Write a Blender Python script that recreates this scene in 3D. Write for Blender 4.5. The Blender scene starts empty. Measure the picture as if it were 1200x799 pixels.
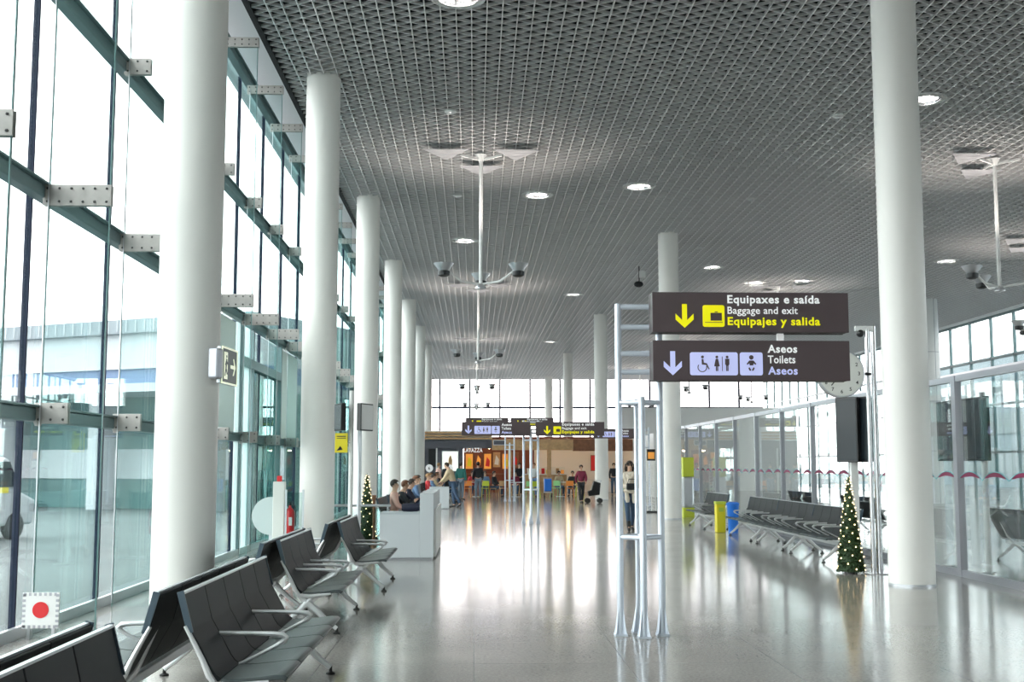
import bpy, bmesh, math, random
from mathutils import Vector, Matrix, Euler
random.seed(7)
PI = math.pi
SC = bpy.context.scene
C = SC.collection

# ------------------------------------------------------------ camera, sky, exposure
cam_d = bpy.data.cameras.new('camera')
cam_d.sensor_width = 36.0
cam_d.lens = 42.0
cam_d.clip_end = 600
cam = bpy.data.objects.new('camera', cam_d)
C.objects.link(cam)
cam.location = (0, 0, 1.62)
cam.rotation_euler = (math.radians(90 + 5.913), 0, math.radians(-1.79))
SC.camera = cam
W = bpy.data.worlds.new('overcast_sky')
SC.world = W
W.use_nodes = True
wn = W.node_tree
wn.nodes.clear()
wo = wn.nodes.new('ShaderNodeOutputWorld')
bgn = wn.nodes.new('ShaderNodeBackground')
tc = wn.nodes.new('ShaderNodeTexCoord')
sp = wn.nodes.new('ShaderNodeSeparateXYZ')
rp = wn.nodes.new('ShaderNodeValToRGB')
rp.color_ramp.elements[0].position = 0.0
rp.color_ramp.elements[0].color = (1.0, 0.905, 0.905, 1)
rp.color_ramp.elements[1].position = 0.6
rp.color_ramp.elements[1].color = (0.99, 0.90, 0.90, 1)
wn.links.new(tc.outputs['Generated'], sp.inputs[0])
wn.links.new(sp.outputs['Z'], rp.inputs[0])
wn.links.new(rp.outputs[0], bgn.inputs[0])
wn.links.new(bgn.outputs[0], wo.inputs[0])
bgn.inputs[1].default_value = 3.3
SUN = bpy.data.lights.new('sun', 'SUN')
SUN.energy = 0.4
SUN.angle = math.radians(30)
SUN.color = (1.0, 0.97, 0.92)
suno = bpy.data.objects.new('sun', SUN)
suno.rotation_euler = (math.radians(50), 0, math.radians(-100))
C.objects.link(suno)
SC.view_settings.view_transform = 'Standard'
SC.view_settings.look = 'None'
SC.view_settings.gamma = 1.0
SC.view_settings.use_curve_mapping = False
SC.view_settings.exposure = 1.32
SC.cycles.transparent_max_bounces = 48
SC.cycles.max_bounces = 10
SC.cycles.diffuse_bounces = 5
SC.cycles.glossy_bounces = 4

# ------------------------------------------------------------ materials
MATS = {}
def mat(name, col, rough=0.5, metal=0.0, emit=None, es=1.0, noise=0.0, nscale=8.0, bump=0.0, bscale=60.0, spec=0.5):
    if name in MATS: return MATS[name]
    m = bpy.data.materials.new(name); m.use_nodes = True
    nt = m.node_tree; b = nt.nodes['Principled BSDF']
    b.inputs['Base Color'].default_value = (*col, 1)
    b.inputs['Roughness'].default_value = rough
    b.inputs['Metallic'].default_value = metal
    b.inputs['Specular IOR Level'].default_value = spec
    if emit:
        b.inputs['Emission Color'].default_value = (*emit, 1)
        b.inputs['Emission Strength'].default_value = es
    tcn = nt.nodes.new('ShaderNodeTexCoord')
    if noise > 0:
        n = nt.nodes.new('ShaderNodeTexNoise'); n.inputs['Scale'].default_value = nscale
        n.inputs['Detail'].default_value = 4
        nt.links.new(tcn.outputs['Object'], n.inputs['Vector'])
        r = nt.nodes.new('ShaderNodeValToRGB')
        r.color_ramp.elements[0].position = 0.3; r.color_ramp.elements[1].position = 0.7
        r.color_ramp.elements[0].color = (*[c * (1 - noise) for c in col], 1)
        r.color_ramp.elements[1].color = (*[min(1, c * (1 + noise)) for c in col], 1)
        nt.links.new(n.outputs['Fac'], r.inputs[0]); nt.links.new(r.outputs[0], b.inputs['Base Color'])
    if bump > 0:
        n2 = nt.nodes.new('ShaderNodeTexNoise'); n2.inputs['Scale'].default_value = bscale
        nt.links.new(tcn.outputs['Object'], n2.inputs['Vector'])
        bp = nt.nodes.new('ShaderNodeBump'); bp.inputs['Strength'].default_value = bump
        bp.inputs['Distance'].default_value = 0.002
        nt.links.new(n2.outputs['Fac'], bp.inputs['Height']); nt.links.new(bp.outputs[0], b.inputs['Normal'])
    MATS[name] = m
    return m
def glass(name, tint, refl=1.0, rough=0.0, frost=0.0):
    m = bpy.data.materials.new(name); m.use_nodes = True
    nt = m.node_tree; nt.nodes.clear()
    o = nt.nodes.new('ShaderNodeOutputMaterial')
    tr = nt.nodes.new('ShaderNodeBsdfTransparent'); tr.inputs[0].default_value = (*tint, 1)
    gl = nt.nodes.new('ShaderNodeBsdfGlossy'); gl.inputs[0].default_value = (1, 1, 1, 1)
    gl.inputs['Roughness'].default_value = rough
    lw = nt.nodes.new('ShaderNodeLayerWeight'); lw.inputs['Blend'].default_value = 0.22
    mu = nt.nodes.new('ShaderNodeMath'); mu.operation = 'MULTIPLY'; mu.inputs[1].default_value = refl
    mx = nt.nodes.new('ShaderNodeMixShader')
    nt.links.new(lw.outputs['Fresnel'], mu.inputs[0]); nt.links.new(mu.outputs[0], mx.inputs[0])
    nt.links.new(tr.outputs[0], mx.inputs[1]); nt.links.new(gl.outputs[0], mx.inputs[2])
    last = mx
    if frost > 0:
        df = nt.nodes.new('ShaderNodeBsdfDiffuse'); df.inputs[0].default_value = (0.85, 0.9, 0.9, 1)
        tl = nt.nodes.new('ShaderNodeBsdfTranslucent'); tl.inputs[0].default_value = (0.85, 0.92, 0.92, 1)
        m1 = nt.nodes.new('ShaderNodeMixShader'); m1.inputs[0].default_value = 0.5
        nt.links.new(df.outputs[0], m1.inputs[1]); nt.links.new(tl.outputs[0], m1.inputs[2])
        m2 = nt.nodes.new('ShaderNodeMixShader'); m2.inputs[0].default_value = frost
        nt.links.new(mx.outputs[0], m2.inputs[1]); nt.links.new(m1.outputs[0], m2.inputs[2]); last = m2
    nt.links.new(last.outputs[0], o.inputs[0])
    MATS[name] = m
    return m

glass('facade_glass', (0.79, 0.865, 0.86), 0.35)
glass('fin_glass', (0.90, 0.965, 0.96), 0.25)
glass('door_glass', (0.36, 0.58, 0.56), 0.6)
glass('clear_glass', (0.96, 0.98, 0.98), 0.35)
glass('frost_glass', (0.8, 0.9, 0.9), 0.4, 0.2, 0.7)
mat('column', (0.86, 0.835, 0.80), 0.42, noise=0.02, nscale=0.6)
mat('steel_teal', (0.14, 0.21, 0.22), 0.4, 0.2)
mat('fin_edge', (0.12, 0.24, 0.24), 0.3)
mat('bracket', (0.45, 0.43, 0.41), 0.5, 0.3, noise=0.06, nscale=14)
mat('bolt', (0.10, 0.10, 0.10), 0.35, 0.8)
mat('joint', (0.018, 0.025, 0.05), 0.6, spec=0.2)
mat('grille', (0.74, 0.73, 0.73), 0.42, 0.5)
mat('grille_line', (0.92, 0.91, 0.91), 0.35, 0.5)
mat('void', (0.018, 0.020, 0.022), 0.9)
mat('soffit', (0.80, 0.84, 0.86), 0.5)
mat('white', (0.80, 0.80, 0.79), 0.45)
mat('panel_white', (0.74, 0.76, 0.72), 0.4)
mat('pole', (0.66, 0.70, 0.78), 0.32, 0.25)
mat('alu', (0.62, 0.63, 0.66), 0.3, 0.7)
mat('chrome', (0.62, 0.62, 0.64), 0.2, 0.9)
mat('frame_grey', (0.42, 0.42, 0.46), 0.35, 0.6)
mat('seat_pad_sheen', (0.050, 0.064, 0.066), 0.36, bump=0.3, bscale=220, spec=0.6)  # paler and bluer than the backs: window sheen put into the colour
mat('back_pad', (0.017, 0.019, 0.021), 0.55, bump=0.3, bscale=220, spec=0.2)  # same upholstery as the seats, darker copy without the painted sheen
mat('seat_side', (0.05, 0.08, 0.11), 0.35)
mat('rubber', (0.015, 0.015, 0.015), 0.6)
mat('sign_brown', (0.085, 0.060, 0.065), 0.45)
mat('sign_side', (0.05, 0.04, 0.042), 0.5)
mat('sign_yellow', (0.95, 0.86, 0.0), 0.4, emit=(0.95, 0.86, 0.0), es=0.12)
mat('sign_white', (0.9, 0.9, 0.9), 0.4, emit=(1, 1, 1), es=0.12)
mat('sign_lilac', (0.58, 0.60, 0.95), 0.4, emit=(0.60, 0.62, 1.0), es=0.12)
mat('arm_alu', (0.74, 0.74, 0.75), 0.36, 0.45)
mat('dial', (0.78, 0.78, 0.74), 0.4)
mat('black', (0.012, 0.012, 0.014), 0.35)
mat('screen', (0.015, 0.022, 0.028), 0.2, spec=0.3)
mat('desk_white', (0.60, 0.63, 0.66), 0.4)
mat('desk_edge', (0.50, 0.54, 0.58), 0.4)
mat('red', (0.70, 0.02, 0.025), 0.3)
mat('yellow', (0.85, 0.70, 0.02), 0.4)
mat('green_exit', (0.025, 0.06, 0.05), 0.4)
mat('pale_exit', (0.80, 0.86, 0.66), 0.4, emit=(0.8, 0.86, 0.66), es=0.25)
mat('leaf', (0.025, 0.06, 0.018), 0.6, noise=0.5, nscale=25)
mat('bulb', (1, 0.8, 0.45), 0.3, emit=(1.0, 0.72, 0.35), es=3.0)
mat('arc_red', (0.20, 0.008, 0.06), 0.5)
mat('arc_teal', (0.10, 0.45, 0.48), 0.5)
mat('blue', (0.02, 0.18, 0.70), 0.4)
mat('lime', (0.55, 0.62, 0.05), 0.4)
mat('wood', (0.55, 0.34, 0.17), 0.45, noise=0.15, nscale=6)
mat('wood_dark', (0.24, 0.10, 0.05), 0.5, noise=0.2, nscale=6)
mat('fascia_grey', (0.10, 0.10, 0.12), 0.5)
mat('cafe_red', (0.20, 0.045, 0.02), 0.5)
mat('cafe_orange', (0.85, 0.36, 0.06), 0.5, emit=(0.9, 0.34, 0.06), es=0.12)
mat('lightbox', (0.9, 0.92, 0.85), 0.4, emit=(0.9, 0.95, 0.85), es=0.35)
mat('warm_lamp', (1, 0.9, 0.7), 0.4, emit=(1.0, 0.72, 0.40), es=1.2)
mat('skin', (0.62, 0.38, 0.27), 0.5)
mat('outdoor_white', (0.46, 0.48, 0.51), 0.6, noise=0.04, nscale=0.4)
mat('outdoor_grey', (0.24, 0.27, 0.30), 0.6)
mat('outdoor_blue', (0.10, 0.16, 0.30), 0.3)
mat('outdoor_teal', (0.06, 0.14, 0.145), 0.5, noise=0.25, nscale=0.35)
mat('outdoor_far', (0.17, 0.215, 0.24), 0.6)
mat('outdoor_dark', (0.10, 0.14, 0.15), 0.4)
mat('ground_mat', (0.10, 0.115, 0.12), 0.8, noise=0.2, nscale=0.3)

# polished terrazzo floor
fm = bpy.data.materials.new('terrazzo'); fm.use_nodes = True
nt = fm.node_tree; b = nt.nodes['Principled BSDF']
tcn = nt.nodes.new('ShaderNodeTexCoord')
n1 = nt.nodes.new('ShaderNodeTexNoise'); n1.inputs['Scale'].default_value = 38; n1.inputs['Detail'].default_value = 8; n1.inputs['Roughness'].default_value = 0.75
n2 = nt.nodes.new('ShaderNodeTexNoise'); n2.inputs['Scale'].default_value = 0.9; n2.inputs['Detail'].default_value = 3
r1 = nt.nodes.new('ShaderNodeValToRGB')
r1.color_ramp.elements[0].position = 0.32; r1.color_ramp.elements[0].color = (0.215, 0.20, 0.185, 1)
r1.color_ramp.elements[1].position = 0.68; r1.color_ramp.elements[1].color = (0.44, 0.415, 0.385, 1)
r2 = nt.nodes.new('ShaderNodeValToRGB')
r2.color_ramp.elements[0].position = 0.35; r2.color_ramp.elements[0].color = (0.88, 0.88, 0.88, 1)
r2.color_ramp.elements[1].position = 0.65; r2.color_ramp.elements[1].color = (1, 1, 1, 1)
mx = nt.nodes.new('ShaderNodeMix'); mx.data_type = 'RGBA'; mx.blend_type = 'MULTIPLY'; mx.inputs[0].default_value = 1
br = nt.nodes.new('ShaderNodeTexBrick'); br.inputs['Scale'].default_value = 1.0
br.offset = 0.0
br.inputs['Brick Width'].default_value = 1.25; br.inputs['Row Height'].default_value = 1.25
br.inputs['Mortar Size'].default_value = 0.004; br.inputs['Mortar Smooth'].default_value = 0.1
br.inputs['Color1'].default_value = (1, 1, 1, 1); br.inputs['Color2'].default_value = (0.97, 0.97, 0.97, 1); br.inputs['Mortar'].default_value = (0.6, 0.6, 0.6, 1)
mx2 = nt.nodes.new('ShaderNodeMix'); mx2.data_type = 'RGBA'; mx2.blend_type = 'MULTIPLY'; mx2.inputs[0].default_value = 1
for n in (n1, n2, br): nt.links.new(tcn.outputs['Object'], n.inputs['Vector'])
nt.links.new(n1.outputs['Fac'], r1.inputs[0]); nt.links.new(n2.outputs['Fac'], r2.inputs[0])
nt.links.new(r1.outputs[0], mx.inputs[6]); nt.links.new(r2.outputs[0], mx.inputs[7])
nt.links.new(mx.outputs[2], mx2.inputs[6]); nt.links.new(br.outputs['Color'], mx2.inputs[7])
nt.links.new(mx2.outputs[2], b.inputs['Base Color'])
rr = nt.nodes.new('ShaderNodeMapRange'); rr.inputs['To Min'].default_value = 0.09; rr.inputs['To Max'].default_value = 0.17
nt.links.new(n2.outputs['Fac'], rr.inputs[0]); nt.links.new(rr.outputs[0], b.inputs['Roughness'])
b.inputs['Specular IOR Level'].default_value = 0.5
MATS['terrazzo'] = fm

# ------------------------------------------------------------ mesh helpers
class MB:
    def __init__(s): s.v = []; s.f = []; s.mi = []; s.m = 0
    def add(s, vs, fs):
        k = len(s.v); s.v += [tuple(v) for v in vs]
        s.f += [tuple(i + k for i in f) for f in fs]; s.mi += [s.m] * len(fs)
    def box(s, x0, x1, y0, y1, z0, z1):
        vs = [(x, y, z) for x in (x0, x1) for y in (y0, y1) for z in (z0, z1)]
        s.add(vs, [(0, 1, 3, 2), (4, 6, 7, 5), (0, 4, 5, 1), (2, 3, 7, 6), (0, 2, 6, 4), (1, 5, 7, 3)]); return s
    def bar(s, a, b, w, h, up=(0, 0, 1)):
        a = Vector(a); b = Vector(b); d = (b - a).normalized(); u = Vector(up)
        if abs(d.dot(u)) > 0.98: u = Vector((0, 1, 0))
        r = d.cross(u).normalized(); u = r.cross(d).normalized()
        vs = [p + r * (sx * w / 2) + u * (sz * h / 2) for p in (a, b) for sx in (-1, 1) for sz in (-1, 1)]
        s.add(vs, [(0, 1, 3, 2), (4, 6, 7, 5), (0, 4, 5, 1), (2, 3, 7, 6), (0, 2, 6, 4), (1, 5, 7, 3)]); return s
    def tube(s, pts, rad, n=10, closed=False, flat=1.0):
        pts = [Vector(p) for p in pts]; N = len(pts)
        if not isinstance(rad, (list, tuple)): rad = [rad] * N
        vs = []; prev = None
        for i, p in enumerate(pts):
            a = pts[i - 1] if (i > 0 or closed) else pts[i]
            c = pts[(i + 1) % N] if (i < N - 1 or closed) else pts[i]
            t = (c - a).normalized()
            if prev is None:
                ref = Vector((0, 0, 1)) if abs(t.z) < 0.9 else Vector((0, 1, 0))
            else: ref = prev
            r = t.cross(ref)
            if r.length < 1e-5: r = t.cross(Vector((1, 0, 0)))
            r.normalize(); u = r.cross(t).normalized(); prev = u
            for k in range(n):
                q = 2 * PI * k / n
                vs.append(p + r * (math.cos(q) * rad[i]) + u * (math.sin(q) * rad[i] * flat))
        fs = []
        for i in range(N if closed else N - 1):
            j = (i + 1) % N
            for k in range(n):
                l = (k + 1) % n
                fs.append((i * n + k, i * n + l, j * n + l, j * n + k))
        if not closed:
            fs.append(tuple(range(n))[::-1]); fs.append(tuple((N - 1) * n + k for k in range(n)))
        s.add(vs, fs); return s
    def lathe(s, prof, n=24, c=(0, 0, 0), cap=True):
        vs = []
        for (r, z) in prof:
            for k in range(n):
                q = 2 * PI * k / n; vs.append((c[0] + r * math.cos(q), c[1] + r * math.sin(q), c[2] + z))
        fs = []
        for i in range(len(prof) - 1):
            for k in range(n):
                l = (k + 1) % n; fs.append((i * n + k, i * n + l, (i + 1) * n + l, (i + 1) * n + k))
        if cap:
            fs.append(tuple(range(n))[::-1]); fs.append(tuple((len(prof) - 1) * n + k for k in range(n)))
        s.add(vs, fs); return s
    def prism(s, poly, o, ux, uy, th):
        """polygon (2d) placed at o with axes ux, uy, extruded along ux x uy by th"""
        o = Vector(o); ux = Vector(ux); uy = Vector(uy); nn = ux.cross(uy).normalized() * th; n = len(poly)
        vs = [o + ux * a + uy * b for a, b in poly]; vs += [v + nn for v in vs]
        s.add(vs, [tuple(range(n))[::-1], tuple(range(n, 2 * n))] + [(i, (i + 1) % n, (i + 1) % n + n, i + n) for i in range(n)]); return s
    def sphere(s, c, r, n=8, m=6, sc=(1, 1, 1)):
        vs = [(c[0], c[1], c[2] - r * sc[2])]
        for i in range(1, m):
            a = -PI / 2 + PI * i / m
            for k in range(n):
                q = 2 * PI * k / n
                vs.append((c[0] + r * sc[0] * math.cos(a) * math.cos(q), c[1] + r * sc[1] * math.cos(a) * math.sin(q), c[2] + r * sc[2] * math.sin(a)))
        vs.append((c[0], c[1], c[2] + r * sc[2])); fs = []
        for k in range(n): fs.append((0, 1 + (k + 1) % n, 1 + k))
        for i in range(m - 2):
            for k in range(n):
                a = 1 + i * n + k; b2 = 1 + i * n + (k + 1) % n; fs.append((a, b2, b2 + n, a + n))
        for k in range(n): fs.append((1 + (m - 2) * n + k, 1 + (m - 2) * n + (k + 1) % n, len(vs) - 1))
        s.add(vs, fs); return s
    def build(s, name, ms, parent=None, smooth=False, bevel=0.0, loc=None, rz=0.0):
        me = bpy.data.meshes.new(name); me.from_pydata(s.v, [], s.f)
        if not isinstance(ms, (list, tuple)): ms = [ms]
        for m in ms: me.materials.append(MATS[m] if isinstance(m, str) else m)
        bm = bmesh.new(); bm.from_mesh(me)
        for f, mi in zip(bm.faces, s.mi): f.material_index = mi; f.smooth = smooth
        bmesh.ops.recalc_face_normals(bm, faces=bm.faces); bm.to_mesh(me); bm.free()
        if smooth:
            try: me.set_sharp_from_angle(angle=math.radians(42))
            except Exception: pass
        o = bpy.data.objects.new(name, me); C.objects.link(o)
        if parent is not None: o.parent = parent
        if loc is not None: o.location = loc
        if rz: o.rotation_euler = (0, 0, rz)
        if bevel > 0:
            bv = o.modifiers.new('bevel', 'BEVEL'); bv.width = bevel; bv.segments = 2; bv.limit_method = 'ANGLE'
        return o
def tag(o, label, cat, group=None):
    o['label'] = label; o['category'] = cat
    if group: o['group'] = group
    return o
def thing(name, label, cat, loc=(0, 0, 0), rz=0.0, group=None):
    o = bpy.data.objects.new(name, None); o.empty_display_size = 0.2; C.objects.link(o)
    o.location = loc; o.rotation_euler = (0, 0, rz)
    return tag(o, label, cat, group)
def struct(o): o['kind'] = 'structure'; return o
def copy_tree(o, parent=None):
    c = o.copy(); C.objects.link(c)
    if parent is not None: c.parent = parent
    for ch in list(o.children): copy_tree(ch, c)
    return c
def text_mesh(body, size, thick=0.004, bold=0.0, shear=0.0):
    cu = bpy.data.curves.new('t', 'FONT'); cu.body = body; cu.size = size
    cu.extrude = thick / 2; cu.offset = bold; cu.resolution_u = 3; cu.space_character = 1.0 + bold * 4 / size
    ob = bpy.data.objects.new('t', cu); C.objects.link(ob)
    bpy.context.view_layer.update()
    me = bpy.data.meshes.new_from_object(ob.evaluated_get(bpy.context.evaluated_depsgraph_get()))
    bpy.data.objects.remove(ob); bpy.data.curves.remove(cu)
    return me
def put_text(name, body, size, m, parent, loc, width=None, bold=0.0, rot=(PI / 2, 0, 0), thick=0.004):
    me = text_mesh(body, size, thick, bold)
    xs = [v.co.x for v in me.vertices]; x0 = min(xs); w = max(xs) - x0
    k = (width / w) if width else 1.0
    for v in me.vertices: v.co.x = (v.co.x - x0) * k
    me.materials.clear(); me.materials.append(MATS[m])
    me.name = name
    o = bpy.data.objects.new(name, me); C.objects.link(o); o.parent = parent; o.location = loc; o.rotation_euler = rot
    return o

# ------------------------------------------------------------ the setting
GX = -4.35            # left facade plane
PX = 7.12             # right partition plane
FX = 24.2             # far right facade
YE = 99.3             # end wall
YB = -9.0
HC = 8.67
struct(MB().box(GX - 0.1, FX, YB, YE, -0.25, 0.0).build('floor', 'terrazzo'))
struct(MB().box(-160, 160, -60, 260, -0.6, -0.3).build('trim_1', 'ground_mat'))
# open-cell triangular ceiling
def strip(mb, a, b2, t, z0, z1):
    a = Vector((*a, 0)); b2 = Vector((*b2, 0)); d = (b2 - a).normalized(); r = Vector((-d.y, d.x, 0)) * t / 2
    vs = [(p.x, p.y, z) for z in (z0, z1) for p in (a - r, a + r, b2 + r, b2 - r)]
    mb.add(vs, [(3, 2, 1, 0), (4, 5, 6, 7), (0, 1, 5, 4), (1, 2, 6, 5), (2, 3, 7, 6), (3, 0, 4, 7)])
CX0, CX1, CY0, CY1 = -3.48, FX, 6.0, YE
g = 0.2436
cl = MB(); cd = MB()
x = CX0 + g
while x < CX1:
    strip(cl, (x, CY0), (x, CY1), 0.017, HC - 0.004, HC + 0.052); x += g
for sgn in (1, -1):
    dx, dy = math.cos(PI / 6), sgn * math.sin(PI / 6)
    step = g / math.cos(PI / 6)            # spacing measured along y
    t0 = CY0 - (CX1 - CX0) * math.tan(PI / 6) - 1 if sgn > 0 else CY0
    y = math.floor(t0 / step) * step
    ymax = CY1 if sgn > 0 else CY1 + (CX1 - CX0) * math.tan(PI / 6) + 1
    while y < ymax:
        # line: Y = y + (X-CX0)*dy/dx
        k = dy / dx
        xa, xb = CX0, CX1
        if sgn > 0:
            xa = max(xa, CX0 + (CY0 - y) / k); xb = min(xb, CX0 + (CY1 - y) / k)
        else:
            xa = max(xa, CX0 + (CY1 - y) / k); xb = min(xb, CX0 + (CY0 - y) / k)
        if xb - xa > 0.05:
            strip(cd, (xa, y + (xa - CX0) * k), (xb, y + (xb - CX0) * k), 0.015, HC, HC + 0.048)
        y += step
ceil = struct(cl.build('ceiling', 'grille_line'))
cdo = cd.build('ceiling_lattice', 'grille', ceil)
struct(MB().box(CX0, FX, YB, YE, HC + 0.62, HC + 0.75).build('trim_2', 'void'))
struct(MB().box(CX0, FX, YB, CY0, HC, HC + 0.1).build('trim_3', 'grille'))
struct(MB().box(CX0 - 0.09, CX0, YB, YE, HC - 0.02, HC + 0.7).build('trim_4', 'void'))
struct(MB().box(GX - 0.5, CX0 - 0.09, YB, YE, HC + 0.50, HC + 0.60).build('trim_5', 'soffit'))
struct(MB().box(GX - 0.5, FX + 0.5, YB - 0.3, YE + 0.4, HC + 0.76, HC + 1.1).build('trim_6', 'soffit'))
struct(MB().box(GX - 0.1, FX, YB - 0.2, YB, 0, HC + 0.7).build('wall_back', 'white'))

# left facade: one window per bay
LEV = [0.0, 2.10, 4.27, 6.38, 8.75]
wn_no = 0
fin0 = None
tr_no = 10
def next_trim():
    global tr_no
    tr_no += 1
    return 'trim_%d' % tr_no
opaque_bay = {}
for k in range(-8, 36):
    y0 = 11.6 + 2.5 * k; y1 = y0 + 2.5
    if y0 > YE - 0.3: break
    y1 = min(y1, YE)
    wn_no += 1
    w = MB().box(GX - 0.03, GX + 0.03, y0 - 0.015, y0 + 0.015, 0, 8.75)
    if not (21.5 < y0 < 26.5): w.box(GX - 0.02, GX + 0.05, y0, y1, 0.0, 0.06)
    wo_ = struct(w.build('window_%d' % wn_no, 'joint'))
    gp = MB()
    for i in range(4):
        if i == 1 and (abs(y0 - 19.1) < .1 or abs(y0 - 26.6) < .1): continue
        if i < 2 and 21.5 < y0 < 26.5: continue
        gp.box(GX - 0.01, GX + 0.01, y0 + 0.018, y1 - 0.018, LEV[i] + 0.01, LEV[i + 1] - 0.01)
    gp.build('glass_pane', 'facade_glass', wo_)
    if abs(y0 - 19.1) < .1 or abs(y0 - 26.6) < .1:
        MB().box(GX - 0.04, GX + 0.04, y0 + 0.05, y1 - 0.05, 2.18, 4.18).build('spandrel_panel', 'panel_white', wo_, bevel=0.01)
# transoms
for i, z in enumerate(LEV[1:]):
    h = 0.13
    struct(MB().box(GX + 0.02, GX + 0.16, YB, YE, z - h / 2, z + h / 2).build(next_trim(), 'steel_teal', bevel=0.015))
    struct(MB().box(GX + 0.00, GX + 0.20, YB, YE, z + h / 2, z + h / 2 + 0.02).build(next_trim(), 'steel_teal'))
# pale ledge at the foot of the glass
struct(MB().box(GX + 0.05, GX + 0.10, YB, YE, 0, 0.11).build(next_trim(), 'alu'))
def plate(mb, bolts, x0, x1, z, h, n):
    mb.box(x0, x1, -0.035, -0.020, z - h / 2, z + h / 2)
    mb.box(x0, x1, 0.020, 0.035, z - h / 2, z + h / 2)
    for i in range(n):
        bx = x0 + 0.045 + (x1 - x0 - 0.09) * i / (n - 1)
        for sz in (-1, 1):
            for sy in (-1, 1):
                bolts.lathe_y = None
                c = (bx, sy * 0.042, z + sz * (h / 2 - 0.04))
                bolts.sphere(c, 0.013, 6, 4)
def make_fin():
    f = MB().box(GX + 0.19, -3.57, -0.012, 0.012, 0.0, 8.55)
    fo = f.build(next_trim(), 'fin_glass'); struct(fo)
    MB().box(-3.575, -3.565, -0.014, 0.014, 0.0, 8.55).build('fin_edge', 'fin_edge', fo); MB().box(GX + 0.188, GX + 0.196, -0.014, 0.014, 0.0, 8.55).build('fin_edge', 'fin_edge', fo)
    p = MB(); bo = MB()
    plate(p, bo, -4.21, -3.55, 4.235, 0.21, 6)
    plate(p, bo, -4.21, -3.89, 2.11, 0.20, 3)
    plate(p, bo, -4.22, -3.90, 6.38, 0.20, 3)
    plate(p, bo, -4.21, -3.55, 8.50, 0.16, 6)
    p.build('bracket_plate', 'bracket', fo, bevel=0.004); bo.build('bolt_set', 'bolt', fo)
    s = MB()
    for z in (2.1, 4.27, 6.38): 
        s.lathe([(0.03, -0.09), (0.045, -0.05), (0.045, 0.02), (0.02, 0.09)], 10, (GX + 0.17, 0.0, z - 0.02))
    s.build('clevis', 'bracket', fo, smooth=True)
    MB().tube([(GX + 0.2, -0.05, 0.05), (GX + 0.2, -0.05, 8.5)], 0.006, 6).build('tension_rod', 'alu', fo)
    MB().box(-3.6, CX0 - 0.09, -0.03, 0.03, 8.44, 8.56).build('tie_beam', 'bracket', fo)
    return fo
for k in range(-6, 36):
    y0 = 11.6 + 2.5 * k
    if y0 > YE - 0.5: break
    if fin0 is None: fin0 = make_fin(); f = fin0
    else:
        f = copy_tree(fin0)
        f.name = next_trim()
    f.location = (0, y0, 0)

# end wall of glass
ew = 0
xs = [GX + 0.0, -2.9 + 0.0]
xm = []
xx = -2.9
while xx < FX: xm.append(xx); xx += 2.5
edges = [GX] + xm + [FX]
for i in range(len(edges) - 1):
    wn_no += 1
    a, b_ = edges[i], edges[i + 1]
    if b_ - a < 0.1: continue
    w = MB().box(a - 0.075, a + 0.075, YE - 0.12, YE + 0.08, 0, 9.2)
    for z in (3.0, 6.35): w.box(a + 0.075, b_ - 0.075, YE - 0.06, YE + 0.05, z - 0.08, z + 0.08)
    wo_ = struct(w.build('window_%d' % wn_no, 'joint'))
    gpn = MB()
    for z0, z1 in ((0, 2.95), (3.05, 6.3), (6.4, 9.2)): gpn.box(a + 0.04, b_ - 0.04, YE, YE + 0.02, z0, z1)
    gpn.build('glass_pane', 'clear_glass', wo_)
# far right facade
y = 7.0
while y < YE - 0.5:
    wn_no += 1
    y1 = min(y + 2.4, YE)
    w = MB().box(FX - 0.05, FX + 0.08, y - 0.04, y + 0.04, 0, 8.5)
    for z in (2.2, 4.4, 6.55, 8.5): w.box(FX - 0.08, FX + 0.06, y + 0.04, y1 - 0.04, z - 0.05, z + 0.05)
    wo_ = struct(w.build('window_%d' % wn_no, 'steel_teal'))
    gpn = MB()
    for z0, z1 in ((0, 2.15), (2.25, 4.35), (4.45, 6.5), (6.6, 8.45)): gpn.box(FX, FX + 0.02, y + 0.04, y1 - 0.04, z0, z1)
    gpn.build('glass_pane', 'facade_glass', wo_)
    y += 2.4
struct(MB().box(FX, FX + 0.1, YB, 7.0, 0, HC + 0.7).build('wall_right', 'white'))
struct(MB().box(FX - 0.15, FX + 0.1, 7.0, YE, 8.55, HC + 0.7).build(next_trim(), 'soffit'))
# mid-level walkway edge inside the right hand lounge
struct(MB().box(FX - 1.3, FX - 1.1, 30, YE, 5.75, 5.95).build(next_trim(), 'alu'))

# columns
def column(x, y, label, r=0.307):
    pr_ = [(r, 0.0), (r, HC + 0.55)]
    t = thing('round_column', label, 'column', (x, y, 0))
    MB().lathe([(r, 0.03), (r, HC + 0.55)], 48).build('shaft', 'column', t, smooth=True)
    MB().lathe([(r + 0.004, 0.0), (r + 0.004, 0.03)], 48).build('base_ring', 'alu', t, smooth=True)
    return t
LC = ['widest round white column at the far left of the hall, carrying the green exit sign',
      'round white column behind the fire extinguisher, second in the left row',
      'round white column behind the tall pole with the two left info screens, third in left row',
      'round white column fourth in the left row, past the small left Christmas tree',
      'round white column fifth in the left row, behind the seated travellers',
      'round white column sixth in the left row, next to last one fully seen',
      'farthest round white column of the left row, carrying a small red sign']
for i in range(7): column((-2.875, -2.79)[i] if i < 2 else -2.84, 12.05 if i == 0 else 11.55 + 9.89 * i, LC[i])
RC = ['large round white column at the right, in front of the glass boarding lounge wall',
      'round white column rising right behind the big brown direction signs',
      'round white column left of the walking woman, beyond the near sign ladder',
      'slender far round white column over the cafe seating',
      'farthest and thinnest round white column, near the end window wall']
for i in range(5): column(5.93, 16.25 + 19.83 * i, RC[i])
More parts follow.
